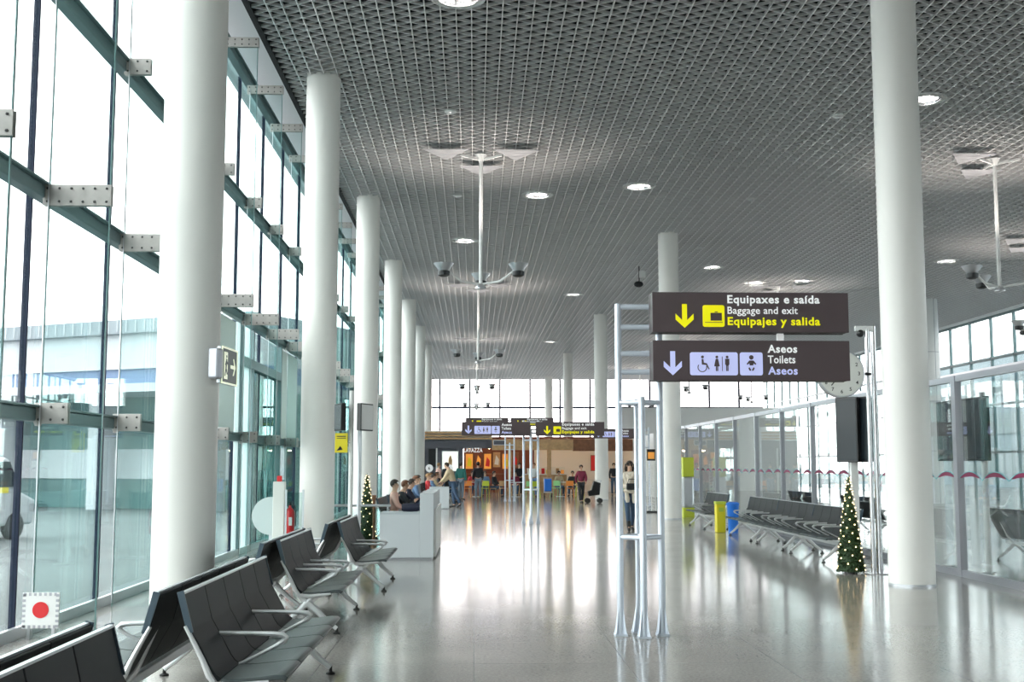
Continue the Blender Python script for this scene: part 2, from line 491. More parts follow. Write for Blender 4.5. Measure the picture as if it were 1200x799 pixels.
t = thing('clad_column', 'panel-clad white column inside the right lounge, right behind the large round column', 'column', (19.35, 50.5, 0))
MB().lathe([(0.55, 0), (0.55, HC + 0.5)], 40).build('shaft', 'white', t, smooth=True)
s = MB()
for z in (2.2, 4.3, 6.4): s.lathe([(0.556, z - 0.012), (0.556, z + 0.012)], 40, cap=False)
for a in range(8): s.box(0.552 * math.cos(a * PI / 4 + .4) - .008, 0.552 * math.cos(a * PI / 4 + .4) + .008, 0.552 * math.sin(a * PI / 4 + .4) - .008, 0.552 * math.sin(a * PI / 4 + .4) + .008, 0, HC)
s.build('panel_seams', 'frame_grey', t)

# right hand glass partition
tp = 2.93
ms_ = [9.9 + 2.52 * k for k in range(0, 15)]
for i in range(len(ms_) - 1):
    a, b_ = ms_[i], ms_[i + 1]
    wn_no += 1
    wide = 0.07 if abs(a - 17.46) < 0.1 else 0.03
    w = MB().box(PX - 0.05, PX + 0.05, a - wide, a + wide, 0, tp)
    w.box(PX - 0.04, PX + 0.04, a + wide, b_ - 0.03, tp - 0.09, tp)
    w.box(PX - 0.04, PX + 0.04, a + wide, b_ - 0.03, 0, 0.10)
    wo_ = struct(w.build('window_%d' % wn_no, 'frame_grey'))
    MB().box(PX - 0.008, PX + 0.008, a + wide, b_ - 0.03, 0.10, tp - 0.09).build('glass_pane', 'clear_glass', wo_)
    ar = MB(); at = MB()
    for j in range(3):
        yc = a + 0.42 + 0.84 * j
        lo = []; up = []
        for q in range(9):
            u = -1 + 2 * q / 8
            up.append((u * 0.37, 0.085 * (1 - u * u) + 0.0)); lo.append((u * 0.37, -0.02 + 0.045 * (1 - u * u) if abs(u) < 1 else 0.0))
        poly = up + lo[::-1][1:-1]
        ar.prism(poly, (PX - 0.012, yc, 1.43), (0, 1, 0), (0, 0, 1), -0.003)
        at.tube([(PX - 0.013, yc + 0.42 * u, 1.40 + 0.12 * (1 - u * u)) for u in [-1, -.75, -.5, -.25, 0, .25, .5, .75, 1]], 0.006, 5)
    ar.build('red_arc_decal', 'arc_red', wo_); at.build('teal_line_decal', 'arc_teal', wo_)
# white block behind the partition's far end
struct(MB().box(9.0, 20.4, 75.2, 76.2, 0, 5.2).build('wall_far', 'white'))
struct(MB().box(9.0, 9.3, 60, 75.2, 0, 3.2).build(next_trim(), 'white'))
# walls outside: pier building seen through the left glass
bt = thing('terminal_pier', 'long white terminal pier outside the left glass wall with blue window band', 'building', (-13.4, 50, -0.3), math.radians(-26.9))
MB().box(-90, 5, 0, 9, 7.45, 8.04).build('parapet', 'outdoor_grey', bt)
MB().box(-90, 5, 0.3, 9, 5.96, 7.45).build('upper_wall', 'outdoor_white', bt)
MB().box(-90, 5, 0.5, 9, 5.25, 5.96).build('window_band', 'outdoor_blue', bt)
MB().box(-90, 5, -0.8, 9, 4.9, 5.25).build('ledge', 'outdoor_white', bt)
MB().box(-90, 5, 2.5, 9, 0, 4.9).build('lower_wall', 'outdoor_teal', bt)
for i in range(16): MB().box(-88 + i * 6, -87.2 + i * 6, 0.6, 1.4, 0, 4.9).build('pier_post', 'outdoor_white', bt)
ff = MB()
for i in range(190): ff.box(-90 + i * 0.5, -89.95 + i * 0.5, -0.04, 0.0, 7.5, 8.0)
ff.build('parapet_ribs', 'outdoor_white', bt)
MB().box(-90, 5, 2.4, 2.5, 1.3, 2.6).build('lower_window_band', 'outdoor_white', bt)
t = thing('service_van', 'white and yellow service van on the apron, seen at the far left edge through glass', 'van', (-13.2, 30.5, -0.3), math.radians(75))
MB().prism([(-2.4, 0.35), (2.3, 0.35), (2.4, 1.0), (1.7, 1.25), (1.2, 2.1), (-2.4, 2.2)], (0, 0.9, 0), (1, 0, 0), (0, 0, 1), 1.8).build('body', 'outdoor_white', t, bevel=0.08)
MB().box(-2.42, 1.2, -0.92, 0.92, 1.2, 1.5).build('yellow_stripe', 'yellow', t)
MB().prism([(1.15, 1.35), (1.62, 1.35), (1.2, 2.0), (0.6, 2.0), (0.6, 1.35)], (0, 0.93, 0), (1, 0, 0), (0, 0, 1), 1.86).build('cab_glass', 'screen', t)
for x_ in (-1.6, 1.5):
    for y_ in (-0.85, 0.85): MB().tube([(x_, y_ - 0.1, 0.34), (x_, y_ + 0.1, 0.34)], 0.34, 20).build('wheel', 'rubber', t)
bt = thing('apron_building', 'white outdoor building beyond the right lounge windows with glazed bands', 'building', (46, 60, -0.3), 0)
MB().box(0, 14, -50, 60, 0, 11.5).build('wall', 'outdoor_far', bt)
for z in (1.2, 4.6, 8.0): MB().box(-0.1, 0, -49, 59, z, z + 1.8).build('window_band', 'outdoor_dark', bt)

t = thing('jet_bridge', 'grey boarding bridge outside the right hand lounge windows', 'boarding bridge', (31, 44, -0.3), math.radians(20))
MB().box(-6, 14, -1.6, 1.6, 4.2, 7.2).build('tunnel', 'outdoor_grey', t, bevel=0.05)
MB().box(-6.02, 14, -1.65, 1.65, 5.3, 6.3).build('window_band', 'outdoor_blue', t)
for i in range(3): MB().box(-3 + i * 7, -2.4 + i * 7, -0.4, 0.4, 0, 4.2).build('support', 'outdoor_white', t)

# ------------------------------------------------------------ bench seating
# local frame: length along +x, sitters face -y; back top at y=0
SW = 0.545
def profile_part(pts, th, x0, x1):
    """ribbon following (y,z) points, thickness th on the back/lower side"""
    n = len(pts); up = [Vector((0, p[0], p[1])) for p in pts]; lo = []
    for i in range(n):
        a = up[max(0, i - 1)]; b2 = up[min(n - 1, i + 1)]; t = (b2 - a).normalized()
        lo.append(up[i] + Vector((0, -t.z, t.y)) * -th * -1)
    mb = MB(); vs = []
    for xq in (x0, x1):
        for p in up: vs.append((xq, p.y, p.z))
        for p in lo: vs.append((xq, p.y, p.z))
    fs = []
    for i in range(n - 1):
        fs += [(i, i + 1, 2 * n + i + 1, 2 * n + i), (n + i, 3 * n + i, 3 * n + i + 1, n + i + 1)]
        fs += [(i, n + i, n + i + 1, i + 1), (2 * n + i, 2 * n + i + 1, 3 * n + i + 1, 3 * n + i)]
    fs += [(0, 2 * n, 3 * n, n), (n - 1, 2 * n - 1, 4 * n - 1, 3 * n - 1)]
    mb.add(vs, fs); return mb
BACK = [(0.0, 0.885), (-0.026, 0.78), (-0.052, 0.675), (-0.060, 0.662), (-0.110, 0.575), (-0.150, 0.500), (-0.1765, 0.4535), (-0.200, 0.422), (-0.228, 0.403)]
SEAT = [(-0.229, 0.4025), (-0.25, 0.398), (-0.33, 0.398), (-0.44, 0.408), (-0.53, 0.420), (-0.585, 0.420), (-0.61, 0.405)]
_bench_mesh = {}
def bm_get(key, fn):
    if key not in _bench_mesh: _bench_mesh[key] = fn()
    return _bench_mesh[key]
def inst(o0, parent, loc=(0, 0, 0), first=None):
    c = o0.copy(); C.objects.link(c); c.parent = parent; c.location = loc
    for ch in o0.children:
        d = ch.copy(); C.objects.link(d); d.parent = c
    return c
class Proto: pass
PB = Proto()
PB.done = False
def bench(n, label, loc, rz, arms, legs, group=None, cheap=False, end=True):
    t = thing('airport_bench', label, 'bench', loc, rz, group)
    G = 0.006
    def mk(kind):
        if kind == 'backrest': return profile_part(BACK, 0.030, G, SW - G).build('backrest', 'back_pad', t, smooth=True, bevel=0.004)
        if kind == 'seat': return profile_part(SEAT, 0.030, G, SW - G).build('seat', 'seat_pad_sheen', t, smooth=True, bevel=0.006)
        if kind == 'armrest':
            m = MB()
            m.tube([(0, -0.10, 0.585), (0, -0.30, 0.582), (0, -0.44, 0.578), (0, -0.492, 0.572), (0, -0.512, 0.556), (0, -0.500, 0.536), (0, -0.46, 0.512), (0, -0.34, 0.450), (0, -0.205, 0.385)],
                   [0.013, 0.014, 0.015, 0.019, 0.021, 0.018, 0.012, 0.011, 0.012], 8)
            return m.build('armrest', 'arm_alu', t, smooth=True)
        if kind == 'leg':
            m = MB()
            m.tube([(0, -0.27, 0.30), (0, -0.36, 0.225), (0, -0.47, 0.12), (0, -0.56, 0.05)], [0.034, 0.026, 0.020, 0.017], 8, flat=1.2)
            m.tube([(0, -0.27, 0.30), (0, -0.20, 0.225), (0, -0.08, 0.12), (0, 0.02, 0.05)], [0.034, 0.026, 0.020, 0.017], 8, flat=1.2)
            m.tube([(0, -0.27, 0.30), (0, -0.33, 0.355), (0, -0.45, 0.372)], [0.030, 0.018, 0.012], 8)
            m.tube([(0, -0.27, 0.30), (0, -0.20, 0.36), (0, -0.15, 0.42), (0, -0.085, 0.56), (0, -0.03, 0.68)], [0.030, 0.020, 0.018, 0.014, 0.011], 8)
            o = m.build('leg', 'arm_alu', t, smooth=True)
            f = MB()
            for yy in (-0.56, 0.02):
                MB().lathe([(0.036, 0.0), (0.036, 0.012), (0.014, 0.022), (0.012, 0.06)], 12, (0, yy, 0)).build('foot_glide', 'rubber', o, smooth=True)
            return o
        if kind == 'end':
            # chrome edging following the shell below mid back height
            pts = [(-0.018, 0.70), (-0.072, 0.60), (-0.122, 0.505), (-0.160, 0.420), (-0.20, 0.368), (-0.30, 0.362), (-0.44, 0.375), (-0.50, 0.383)]
            m = MB(); m.tube([(0, a, b2) for a, b2 in pts], [0.012, 0.014, 0.016, 0.02, 0.02, 0.018, 0.015, 0.010], 8)
            o = m.build('end_frame', 'arm_alu', t, smooth=True)
            return o
        if kind == 'cheek':
            m = MB(); m.prism([(0.035, 0.89), (-0.004, 0.90), (-0.066, 0.665), (-0.032, 0.655)], (0, 0, 0), (0, 1, 0), (0, 0, 1), 0.01)
            return m.build('back_edge', 'seat_side', t)
    L = n * SW
    for i in range(n):
        for kind in ('backrest', 'seat'):
            key = kind
            if key in PB.__dict__: o = inst(PB.__dict__[key], t, (i * SW, 0, 0))
            else: o = mk(kind); PB.__dict__[key] = o; o.location = (i * SW, 0, 0)
    for a in arms:
        if 'armrest' in PB.__dict__: o = inst(PB.armrest, t, (a * SW, 0, 0))
        else: PB.armrest = mk('armrest'); PB.armrest.location = (a * SW, 0, 0)
    for a in legs:
        if 'leg' in PB.__dict__: o = inst(PB.leg, t, (a * SW, 0, 0))
        else: PB.leg = mk('leg'); PB.leg.location = (a * SW, 0, 0)
    for xq in (-0.002, L + 0.002):
        if 'end' in PB.__dict__: o = inst(PB.end, t, (xq, 0, 0))
        else: PB.end = mk('end'); PB.end.location = (xq, 0, 0)
    for xq in (-0.009, L - 0.001):
        if 'cheek' in PB.__dict__: o = inst(PB.cheek, t, (xq, 0, 0))
        else: PB.cheek = mk('cheek'); PB.cheek.location = (xq, 0, 0)
    MB().box(0.04, L - 0.04, -0.31, -0.24, 0.275, 0.335).build('beam', 'arm_alu', t, bevel=0.01)
    MB().box(0.0, L, -0.012, 0.014, 0.880, 0.892).build('top_rail', 'alu', t)
    return t
def row_R(x, y0, n, label, arms, legs):   # faces the hall (+X), back top at X=x, starts at y0
    # local -y -> world +X : rotate by +90deg ; local x -> world +Y
    return bench(n, label, (x, y0, 0), PI / 2, arms, legs)
def row_L(x, y1, n, label, arms, legs):   # faces the window (-X); local x -> world -Y
    return bench(n, label, (x, y1, 0), -PI / 2, arms, legs)
row_R(-1.66, 2.92, 5, 'nearest dark grey bench facing the hall, cut off at the bottom left corner', [1, 3], [0.5, 4.5])
row_L(-1.80, 5.72, 5, 'nearest dark grey bench facing the window, cut off at the left edge', [1, 3], [0.5, 4.5])
row_R(-1.675, 7.05, 5, 'five-seat dark grey bench in the left foreground, facing the hall, fully in view', [1, 3], [0.9, 4.6])
row_L(-1.83, 9.74, 5, 'dark grey bench facing the window beside the widest column, back to back with foreground bench', [1, 3], [0.4, 4.6])
row_R(-1.88, 11.75, 4, 'four-seat dark grey bench with exposed chrome leg frame, behind the foreground bench', [0.7, 1.7, 2.7], [0.05, 3.6])
row_L(-1.98, 14.0, 5, 'dark grey window-facing bench in front of the fire extinguisher', [1, 3], [0.5, 4.5])
row_R(-1.72, 15.5, 4, 'dark grey hall-facing bench just before the grey step-shaped desk', [0.9, 2.2], [0.3, 3.4])
row_L(-1.83, 17.65, 5, 'dark grey window-facing bench beside the glass rail and info pole', [1, 3], [0.5, 4.5])

# right hand row along the partition (faces the hall, -X)
row_L(6.38, 22.4, 5, 'dark grey bench along the glass partition, partly behind the lit tree', [1, 2, 3, 4], [0.6, 4.4])
row_L(6.42, 25.2, 5, 'middle dark grey bench of the run along the glass partition', [1, 2, 3, 4], [0.6, 4.4])
row_L(6.46, 28.0, 5, 'dark grey bench along the partition ending beside the blue bin', [1, 2, 3, 4], [0.6, 4.4])
row_L(6.35, 32.6, 5, 'dark grey bench beyond the blue bin, next to the round column behind the signs', [1, 3], [0.6, 4.4])

# ------------------------------------------------------------ direction sign towers
def sign_panel(parent_name, label, x0, y, z0, kind, w=1.90, h=0.385, dep=0.22, mirror=False):
    t = thing(parent_name, label, 'sign', (x0, y, z0))
    MB().box(0, w, 0, 0.03, 0, h).build('front_face', 'sign_brown', t, bevel=0.004)
    MB().box(0.004, w - 0.004, 0.03, dep - 0.03, 0.004, h - 0.004).build('housing', 'sign_side', t)
    MB().box(0, w, dep - 0.03, dep, 0, h).build('rear_face', 'sign_brown', t, bevel=0.004)
    if kind == 'none': return t
    yf = -0.004
    def arrow(xc, zc, m, s_=1.0):
        a = MB()
        P = lambda pts: [(p[0] * s_, p[1] * s_) for p in pts]
        a.prism(P([(-0.024, 0.115), (0.024, 0.115), (0.024, -0.04), (0.087, 0.022), (0.087, -0.035), (0.0, -0.115), (-0.087, -0.035), (-0.087, 0.022), (-0.024, -0.04)]), (xc, yf, zc), (1, 0, 0), (0, 0, 1), -0.005)
        a.build('arrow', m, t)
    def rbox(x0_, x1_, z0_, z1_, m, name, th=0.006):
        r = 0.02; pts = []
        for cx, cz, a0 in ((x1_ - r, z1_ - r, 0), (x0_ + r, z1_ - r, 90), (x0_ + r, z0_ + r, 180), (x1_ - r, z0_ + r, 270)):
            for q in range(5):
                an = math.radians(a0 + q * 22.5); pts.append((cx + r * math.cos(an), cz + r * math.sin(an)))
        return MB().prism(pts, (0, 0.0, 0), (1, 0, 0), (0, 0, 1), th).build(name, m, t, loc=None)
    if kind == 'baggage':
        arrow(0.31, 0.155, 'sign_yellow')
        o = rbox(0.485, 0.695, 0.05, 0.26, 'sign_yellow', 'baggage_pictogram', 0.006)
        g_ = MB().box(0.56, 0.668, -0.010, -0.006, 0.11, 0.185)
        g_.box(0.505, 0.675, -0.010, -0.006, 0.090, 0.096); g_.box(0.60, 0.63, -0.010, -0.006, 0.19, 0.198)
        g_.build('suitcase_mark', 'sign_brown', t)
        put_text('lettering_galician', 'Equipaxes e saída', 0.108, 'sign_white', t, (0.725, yf, 0.282), 0.895, 0.0028)
        put_text('lettering_english', 'Baggage and exit', 0.098, 'sign_white', t, (0.725, yf, 0.178), 0.68, 0.0010)
        put_text('lettering_spanish', 'Equipajes y salida', 0.108, 'sign_yellow', t, (0.725, yf, 0.070), 0.895, 0.0028)
    if kind == 'toilets':
        arrow(0.19, 0.165, 'sign_lilac')
        rbox(0.355, 0.815, 0.05, 0.27, 'sign_lilac', 'toilet_pictogram')
        rbox(0.835, 1.055, 0.05, 0.27, 'sign_lilac', 'baby_pictogram')
        m = MB(); Y0, Y1 = -0.010, -0.006
        def circ(cx, cz, r, n=12): m.prism([(r * math.cos(2 * PI * q / n), r * math.sin(2 * PI * q / n)) for q in range(n)], (cx, Y1, cz), (1, 0, 0), (0, 0, 1), 0.004)
        def pol(pts): m.prism(pts, (0, Y1, 0), (1, 0, 0), (0, 0, 1), 0.004)
        # wheelchair
        circ(0.475, 0.225, 0.014)
        pol([(0.466, 0.205), (0.484, 0.205), (0.487, 0.17), (0.515, 0.165), (0.542, 0.11), (0.534, 0.105), (0.508, 0.148), (0.468, 0.152)])
        m.tube([(0.472 + 0.042 * math.cos(a_ * PI / 10), -0.008, 0.125 + 0.042 * math.sin(a_ * PI / 10)) for a_ in range(8, 22)], 0.0045, 5)
        # woman
        circ(0.613, 0.225, 0.013); pol([(0.602, 0.208), (0.624, 0.208), (0.640, 0.135), (0.586, 0.135)]); pol([(0.602, 0.135), (0.611, 0.135), (0.611, 0.09), (0.602, 0.09)]); pol([(0.615, 0.135), (0.624, 0.135), (0.624, 0.09), (0.615, 0.09)])
        pol([(0.661, 0.23), (0.667, 0.23), (0.667, 0.09), (0.661, 0.09)])
        circ(0.712, 0.225, 0.013); pol([(0.692, 0.208), (0.732, 0.208), (0.732, 0.150), (0.726, 0.150), (0.724, 0.14), (0.700, 0.14), (0.698, 0.150), (0.692, 0.150)]); pol([(0.701, 0.14), (0.710, 0.14), (0.710, 0.09), (0.701, 0.09)]); pol([(0.714, 0.14), (0.723, 0.14), (0.723, 0.09), (0.714, 0.09)])
        circ(0.945, 0.222, 0.022); pol([(0.925, 0.192), (0.965, 0.192), (0.992, 0.160), (0.984, 0.150), (0.965, 0.166), (0.962, 0.145), (0.928, 0.145), (0.925, 0.166), (0.906, 0.150), (0.898, 0.160)])
        pol([(0.915, 0.118), (0.925, 0.128), (0.940, 0.105), (0.940, 0.092), (0.925, 0.095)]); pol([(0.975, 0.118), (0.965, 0.128), (0.950, 0.105), (0.950, 0.092), (0.965, 0.095)])
        m.build('pictogram_figures', 'sign_brown', t)
        put_text('lettering_galician', 'Aseos', 0.105, 'sign_white', t, (1.105, yf, 0.270), 0.285, 0.0028)
        put_text('lettering_english', 'Toilets', 0.105, 'sign_white', t, (1.105, yf, 0.168), 0.265, 0.0016)
        put_text('lettering_spanish', 'Aseos', 0.105, 'sign_lilac', t, (1.105, yf, 0.060), 0.285, 0.0028)
    return t
def tower(label, cx, cy, h_tall, h_short, rungs, low_rungs):
    t = thing('sign_ladder', label, 'sign frame', (cx, cy, 0))
    hx = 0.20; r = 0.033
    P = {'l': (-hx, 0, h_tall), 'r': (hx, 0, h_tall), 'f': (0, -0.17, h_short), 'b': (-0.008, 0.19, h_short)}
    for k_, (x_, y_, hh) in P.items():
        r = 0.020 if k_ == 'b' else 0.033
        MB().tube([(x_, y_, 0.02), (x_, y_, hh - 0.01), (x_, y_, hh)], [r, r, r * 0.8], 16).build('pole', 'pole', t, smooth=True)
        f = MB().box(x_ - 0.06, x_ + 0.06, y_ - 0.06, y_ + 0.06, 0, 0.02)
        for a_ in range(4):
            q = a_ * PI / 2 + PI / 4; dx, dy = math.cos(q), math.sin(q)
            f.prism([(r, 0.02), (0.075, 0.02), (0.06, 0.08), (r, 0.27)], (x_ - dy * 0.004, y_ + dx * 0.004, 0), (dx, dy, 0), (0, 0, 1), 0.008)
        f.build('foot_plate', 'pole', t)
    for z in rungs: MB().tube([(-hx, 0, z), (hx, 0, z)], 0.027, 12).build('rung', 'pole', t, smooth=True)
    for z in low_rungs:
        for (xa, ya), (xb, yb) in (((-hx, 0), (0, -0.17)), ((0, -0.17), (hx, 0)), ((hx, 0), (-0.008, 0.19)), ((-0.008, 0.19), (-hx, 0))):
            MB().tube([(xa, ya, z), (xb, yb, z)], 0.024, 10).build('tie_bar', 'pole', t, smooth=True)
    return t
tower('nearest pale grey tubular sign ladder standing right of centre on the floor', 1.60, 11.58, 3.19, 2.27, [3.16, 2.96, 2.70, 2.52], [2.22, 0.93])
sign_panel('direction_sign', 'brown sign with yellow arrow reading Equipaxes e saída, upper panel of the nearest ladder', 1.70, 11.32, 2.885, 'baggage')
sign_panel('direction_sign', 'brown sign reading Aseos, Toilets, Aseos with toilet pictograms, lower panel of nearest ladder', 1.70, 11.32, 2.42, 'toilets')
MB_ = MB().box(2.93, 2.99, 11.42, 11.46, 2.805, 2.885)
tag(MB_.build('spacer_plate', 'sign_white'), 'small white spacer plate between the two nearest brown signs', 'spacer')
tower('middle tubular sign ladder, standing on the floor beyond the nearest ladder', 1.57, 33.4, 2.85, 2.6, [2.8, 2.6, 2.5], [2.3, 0.93])
sign_panel('direction_sign', 'brown toilets sign on the left side of the middle ladder', -0.36, 33.14, 2.42, 'toilets')
sign_panel('direction_sign', 'brown sign with yellow baggage arrow on the right side of the middle ladder', 1.70, 33.14, 2.42, 'baggage')
tower('farthest tubular sign ladder, in front of the cafe', 1.57, 53.6, 3.7, 2.6, [3.6, 3.4, 2.5], [2.3, 0.93])
sign_panel('direction_sign', 'far brown baggage sign, left panel of the ladder by the cafe', -0.40, 53.3, 3.32, 'baggage')
sign_panel('direction_sign', 'far brown baggage sign, right panel of the ladder by the cafe', 1.62, 53.3, 3.32, 'baggage')
tower('far sign ladder standing right of centre, mostly hidden behind the nearest ladder', 6.75, 47.6, 3.1, 2.6, [3.0, 2.8], [2.3, 0.93])
sign_panel('direction_sign', 'far brown toilets sign just right of the third column of the centre row', 4.72, 47.38, 2.66, 'toilets')

# ------------------------------------------------------------ exit sign on the first column
t = thing('exit_sign', 'dark green exit sign with running man and arrow mounted on the widest left column', 'sign', (-2.50, 11.80, 2.42), math.radians(86))
MB().box(0.02, 0.58, 0.0, 0.045, 0.0, 0.37).build('housing', 'alu', t, bevel=0.01)
MB().box(0.03, 0.57, -0.006, 0.0, 0.01, 0.36).build('sign_face', 'green_exit', t)
m = MB(); m.box(0.02, 0.58, -0.012, -0.004, 0.0, 0.018).box(0.02, 0.58, -0.012, -0.004, 0.352, 0.37).box(0.02, 0.035, -0.012, -0.004, 0.0, 0.37).box(0.565, 0.58, -0.012, -0.004, 0, 0.37)
m.build('border', 'pale_exit', t)
m = MB(); m.box(0.10, 0.22, -0.010, -0.006, 0.05, 0.32); m.build('door_mark', 'pale_exit', t)
m = MB(); m.sphere((0.175, -0.011, 0.275), 0.016, 8, 4, (1, .3, 1)); m.bar((0.175, -0.012, 0.25), (0.155, -0.012, 0.16), 0.004, 0.03, (1, 0, 0)); m.bar((0.155, -0.012, 0.165), (0.20, -0.012, 0.10), 0.004, 0.018, (1, 0, 0)); m.bar((0.155, -0.012, 0.165), (0.12, -0.012, 0.08), 0.004, 0.018, (1, 0, 0)); m.bar((0.17, -0.012, 0.24), (0.215, -0.012, 0.20), 0.004, 0.014, (1, 0, 0)); m.bar((0.17, -0.012, 0.24), (0.13, -0.012, 0.19), 0.004, 0.014, (1, 0, 0))
m.build('running_figure', 'green_exit', t)
m = MB(); m.bar((0.33, -0.009, 0.185), (0.48, -0.009, 0.185), 0.004, 0.035, (0, 0, 1)); m.prism([(0, -0.085), (0.03, -0.085), (0.09, 0), (0.03, 0.085), (0, 0.085), (0.055, 0)], (0.42, -0.007, 0.185), (1, 0, 0), (0, 0, 1), 0.004)
m.build('arrow', 'pale_exit', t)
t = thing('sign_bracket_box', 'light grey box holding the exit sign on the widest left column', 'bracket', (-2.57, 11.78, 2.46), math.radians(-16))
MB().box(-0.03, 0.08, -0.05, 0.06, 0.0, 0.30).build('body', 'frame_grey', t, bevel=0.02)

# ------------------------------------------------------------ left side: gate posts, extinguisher, info pole, notice
t = thing('glass_door', 'tall dark teal glass double door in the left facade', 'door', (GX, 22.0, 0))
d = MB()
for y_ in (0.0, 1.1, 4.4): d.box(-0.06, 0.10, y_ - 0.05, y_ + 0.05, 0, 4.2)
d.box(-0.06, 0.10, 0, 4.4, 3.45, 3.62).box(-0.06, 0.10, 0, 4.4, 2.03, 2.2).build('door_frame', 'steel_teal', t)
MB().box(0.0, 0.05, -0.35, 0.85, 0, 4.2).build('side_panel', 'frost_glass', t)
for a, b_ in ((1.2, 2.75), (2.78, 4.3)):
    lf = MB().box(-0.02, 0.02, a, b_, 0.03, 3.45).build('door_leaf', 'door_glass', t)
    hy = b_ - 0.1 if a < 2 else a + 0.1
    MB().tube([(0.03, hy, 0.9), (0.08, hy, 0.9), (0.08, hy, 1.5), (0.03, hy, 1.5)], 0.014, 8).build('handle', 'chrome', lf, smooth=True)
MB().box(-0.01, 0.01, 1.1, 4.35, 3.62, 4.2).build('transom_pane', 'facade_glass', t)
t = thing('white_post', 'short white post standing by the glass door with a red alarm on top', 'post', (-3.38, 21.0, 0))
MB().box(-0.10, 0.10, -0.08, 0.08, 0, 1.33).build('body', 'panel_white', t, bevel=0.01)
MB().box(-0.04, 0.04, -0.05, 0.05, 1.33, 1.43).build('alarm_button', 'red', t, bevel=0.01)
t = thing('fire_extinguisher', 'red fire extinguisher hung beside the white post at the left', 'fire extinguisher', (-3.19, 21.0, 0.42))
MB().lathe([(0.02, 0), (0.072, 0.015), (0.078, 0.05), (0.078, 0.38), (0.06, 0.43), (0.025, 0.46), (0.022, 0.50)], 20).build('cylinder', 'red', t, smooth=True)
MB().lathe([(0.018, 0.50), (0.022, 0.53), (0.01, 0.55)], 12).box(-0.015, 0.06, -0.012, 0.012, 0.53, 0.545).box(-0.015, 0.05, -0.012, 0.012, 0.555, 0.568).build('valve', 'black', t)
MB().tube([(0.02, 0, 0.52), (0.08, 0, 0.50), (0.10, 0, 0.35), (0.095, 0, 0.15)], 0.010, 8).build('hose', 'black', t, smooth=True)
MB().box(-0.01, 0.045, -0.081, -0.06, 0.16, 0.30).build('paper_label', 'white', t)
MB().box(-0.12, 0.02, 0.04, 0.09, 0.2, 0.26).build('wall_bracket', 'black', t)
t = thing('frosted_disc', 'round frosted glass disc beside the white post near the glass door', 'glass disc', (-3.56, 21.25, 0))
MB().prism([(0.33 * math.cos(2 * PI * q / 40), 0.33 * math.sin(2 * PI * q / 40)) for q in range(40)], (0, 0, 0.73), (1, 0, 0), (0, 0, 1), 0.012).build('disc', 'frost_glass', t)
MB().box(-0.03, 0.03, 0.0, 0.03, 0, 0.45).build('stem', 'alu', t)
t = thing('glass_screen', 'low clear glass screen behind the fire extinguisher', 'glass screen', (-3.15, 20.55, 0))
MB().box(-0.05, 0.25, 0, 0.012, 0.1, 1.15).build('pane', 'facade_glass', t)
MB().box(-0.06, -0.03, -0.01, 0.02, 0, 1.2).build('post', 'alu', t); MB().box(0.23, 0.26, -0.01, 0.02, 0, 1.2).build('post', 'alu', t)

t = thing('info_pole', 'tall white pole carrying two info screens between left columns', 'pole', (-2.05, 20.0, 0))
MB().tube([(0, 0, 0), (0, 0, 2.85)], 0.038, 16).build('front_pole', 'white', t, smooth=True)
MB().tube([(0.13, 0.12, 0), (0.13, 0.12, 2.6)], 0.035, 16).build('rear_pole', 'alu', t, smooth=True)
MB().box(-0.08, 0.2, -0.07, 0.2, 0, 0.015).build('base_plate', 'alu', t)
for dx, rz_, lb, nm in ((-0.19, -68, 'dark info screen on the left of the white info pole', 'a'), (0.24, 68, 'info screen with bright bezel on the right of the white info pole', 'b')):
    s_ = thing('info_screen', lb, 'screen', (-2.05 + dx, 19.93, 2.18), math.radians(rz_))
    MB().box(-0.22, 0.22, -0.03, 0.05, 0, 0.45).build('casing', 'black', s_, bevel=0.008)
    MB().box(-0.20, 0.20, -0.034, -0.03, 0.02, 0.43).build('display', 'screen' if nm == 'a' else 'white', s_)
t = thing('yellow_notice', 'small yellow notice board below the left dark info screen', 'sign', (-2.31, 19.93, 1.82))
MB().box(0, 0.21, -0.01, 0.01, 0, 0.32).build('board', 'yellow', t, bevel=0.004)
MB().prism([(0.03, 0.03), (0.13, 0.05), (0.09, 0.11)], (0, -0.014, 0), (1, 0, 0), (0, 0, 1), 0.003).box(0.03, 0.18, -0.014, -0.010, 0.26, 0.275).box(0.03, 0.18, -0.014, -0.010, 0.23, 0.24).build('black_mark', 'black', t)
MB().tube([(0.2, 0.02, 0.16), (0.26, 0.05, 0.16)], 0.01, 8).build('arm', 'alu', t)
t = thing('hand_rail', 'thin steel rail on posts across the left side near the info pole', 'rail', (-2.9, 22.4, 0))
MB().tube([(0.2, 0, 0.87), (1.35, 0, 0.87)], 0.025, 10).build('rail', 'alu', t, smooth=True)
MB().box(0.25, 0.28, -0.01, 0.01, 0, 0.86).build('post', 'alu', t); MB().box(1.28, 1.31, -0.01, 0.01, 0, 0.86).build('post', 'alu', t)
MB().box(0.28, 1.28, -0.005, 0.005, 0.1, 0.82).build('pane', 'facade_glass', t)
t = thing('floor_notice', 'square white notice with striped border and red disc, at the foot of the left glass', 'sign', (-4.22, 11.5, 0.10))
MB().box(0, 0.34, 0, 0.02, 0, 0.33).build('board', 'white', t)
m = MB()
for i in range(7):
    for (a, b_) in ((0.0, 0.03), (0.30, 0.33)): m.box(0.01 + i * 0.047, 0.033 + i * 0.047, -0.003, 0, a, b_)
    for (a, b_) in ((0.0, 0.03), (0.31, 0.34)): m.box(a, b_, -0.003, 0, 0.01 + i * 0.047, 0.033 + i * 0.047)
m.build('striped_border', 'frame_grey', t)
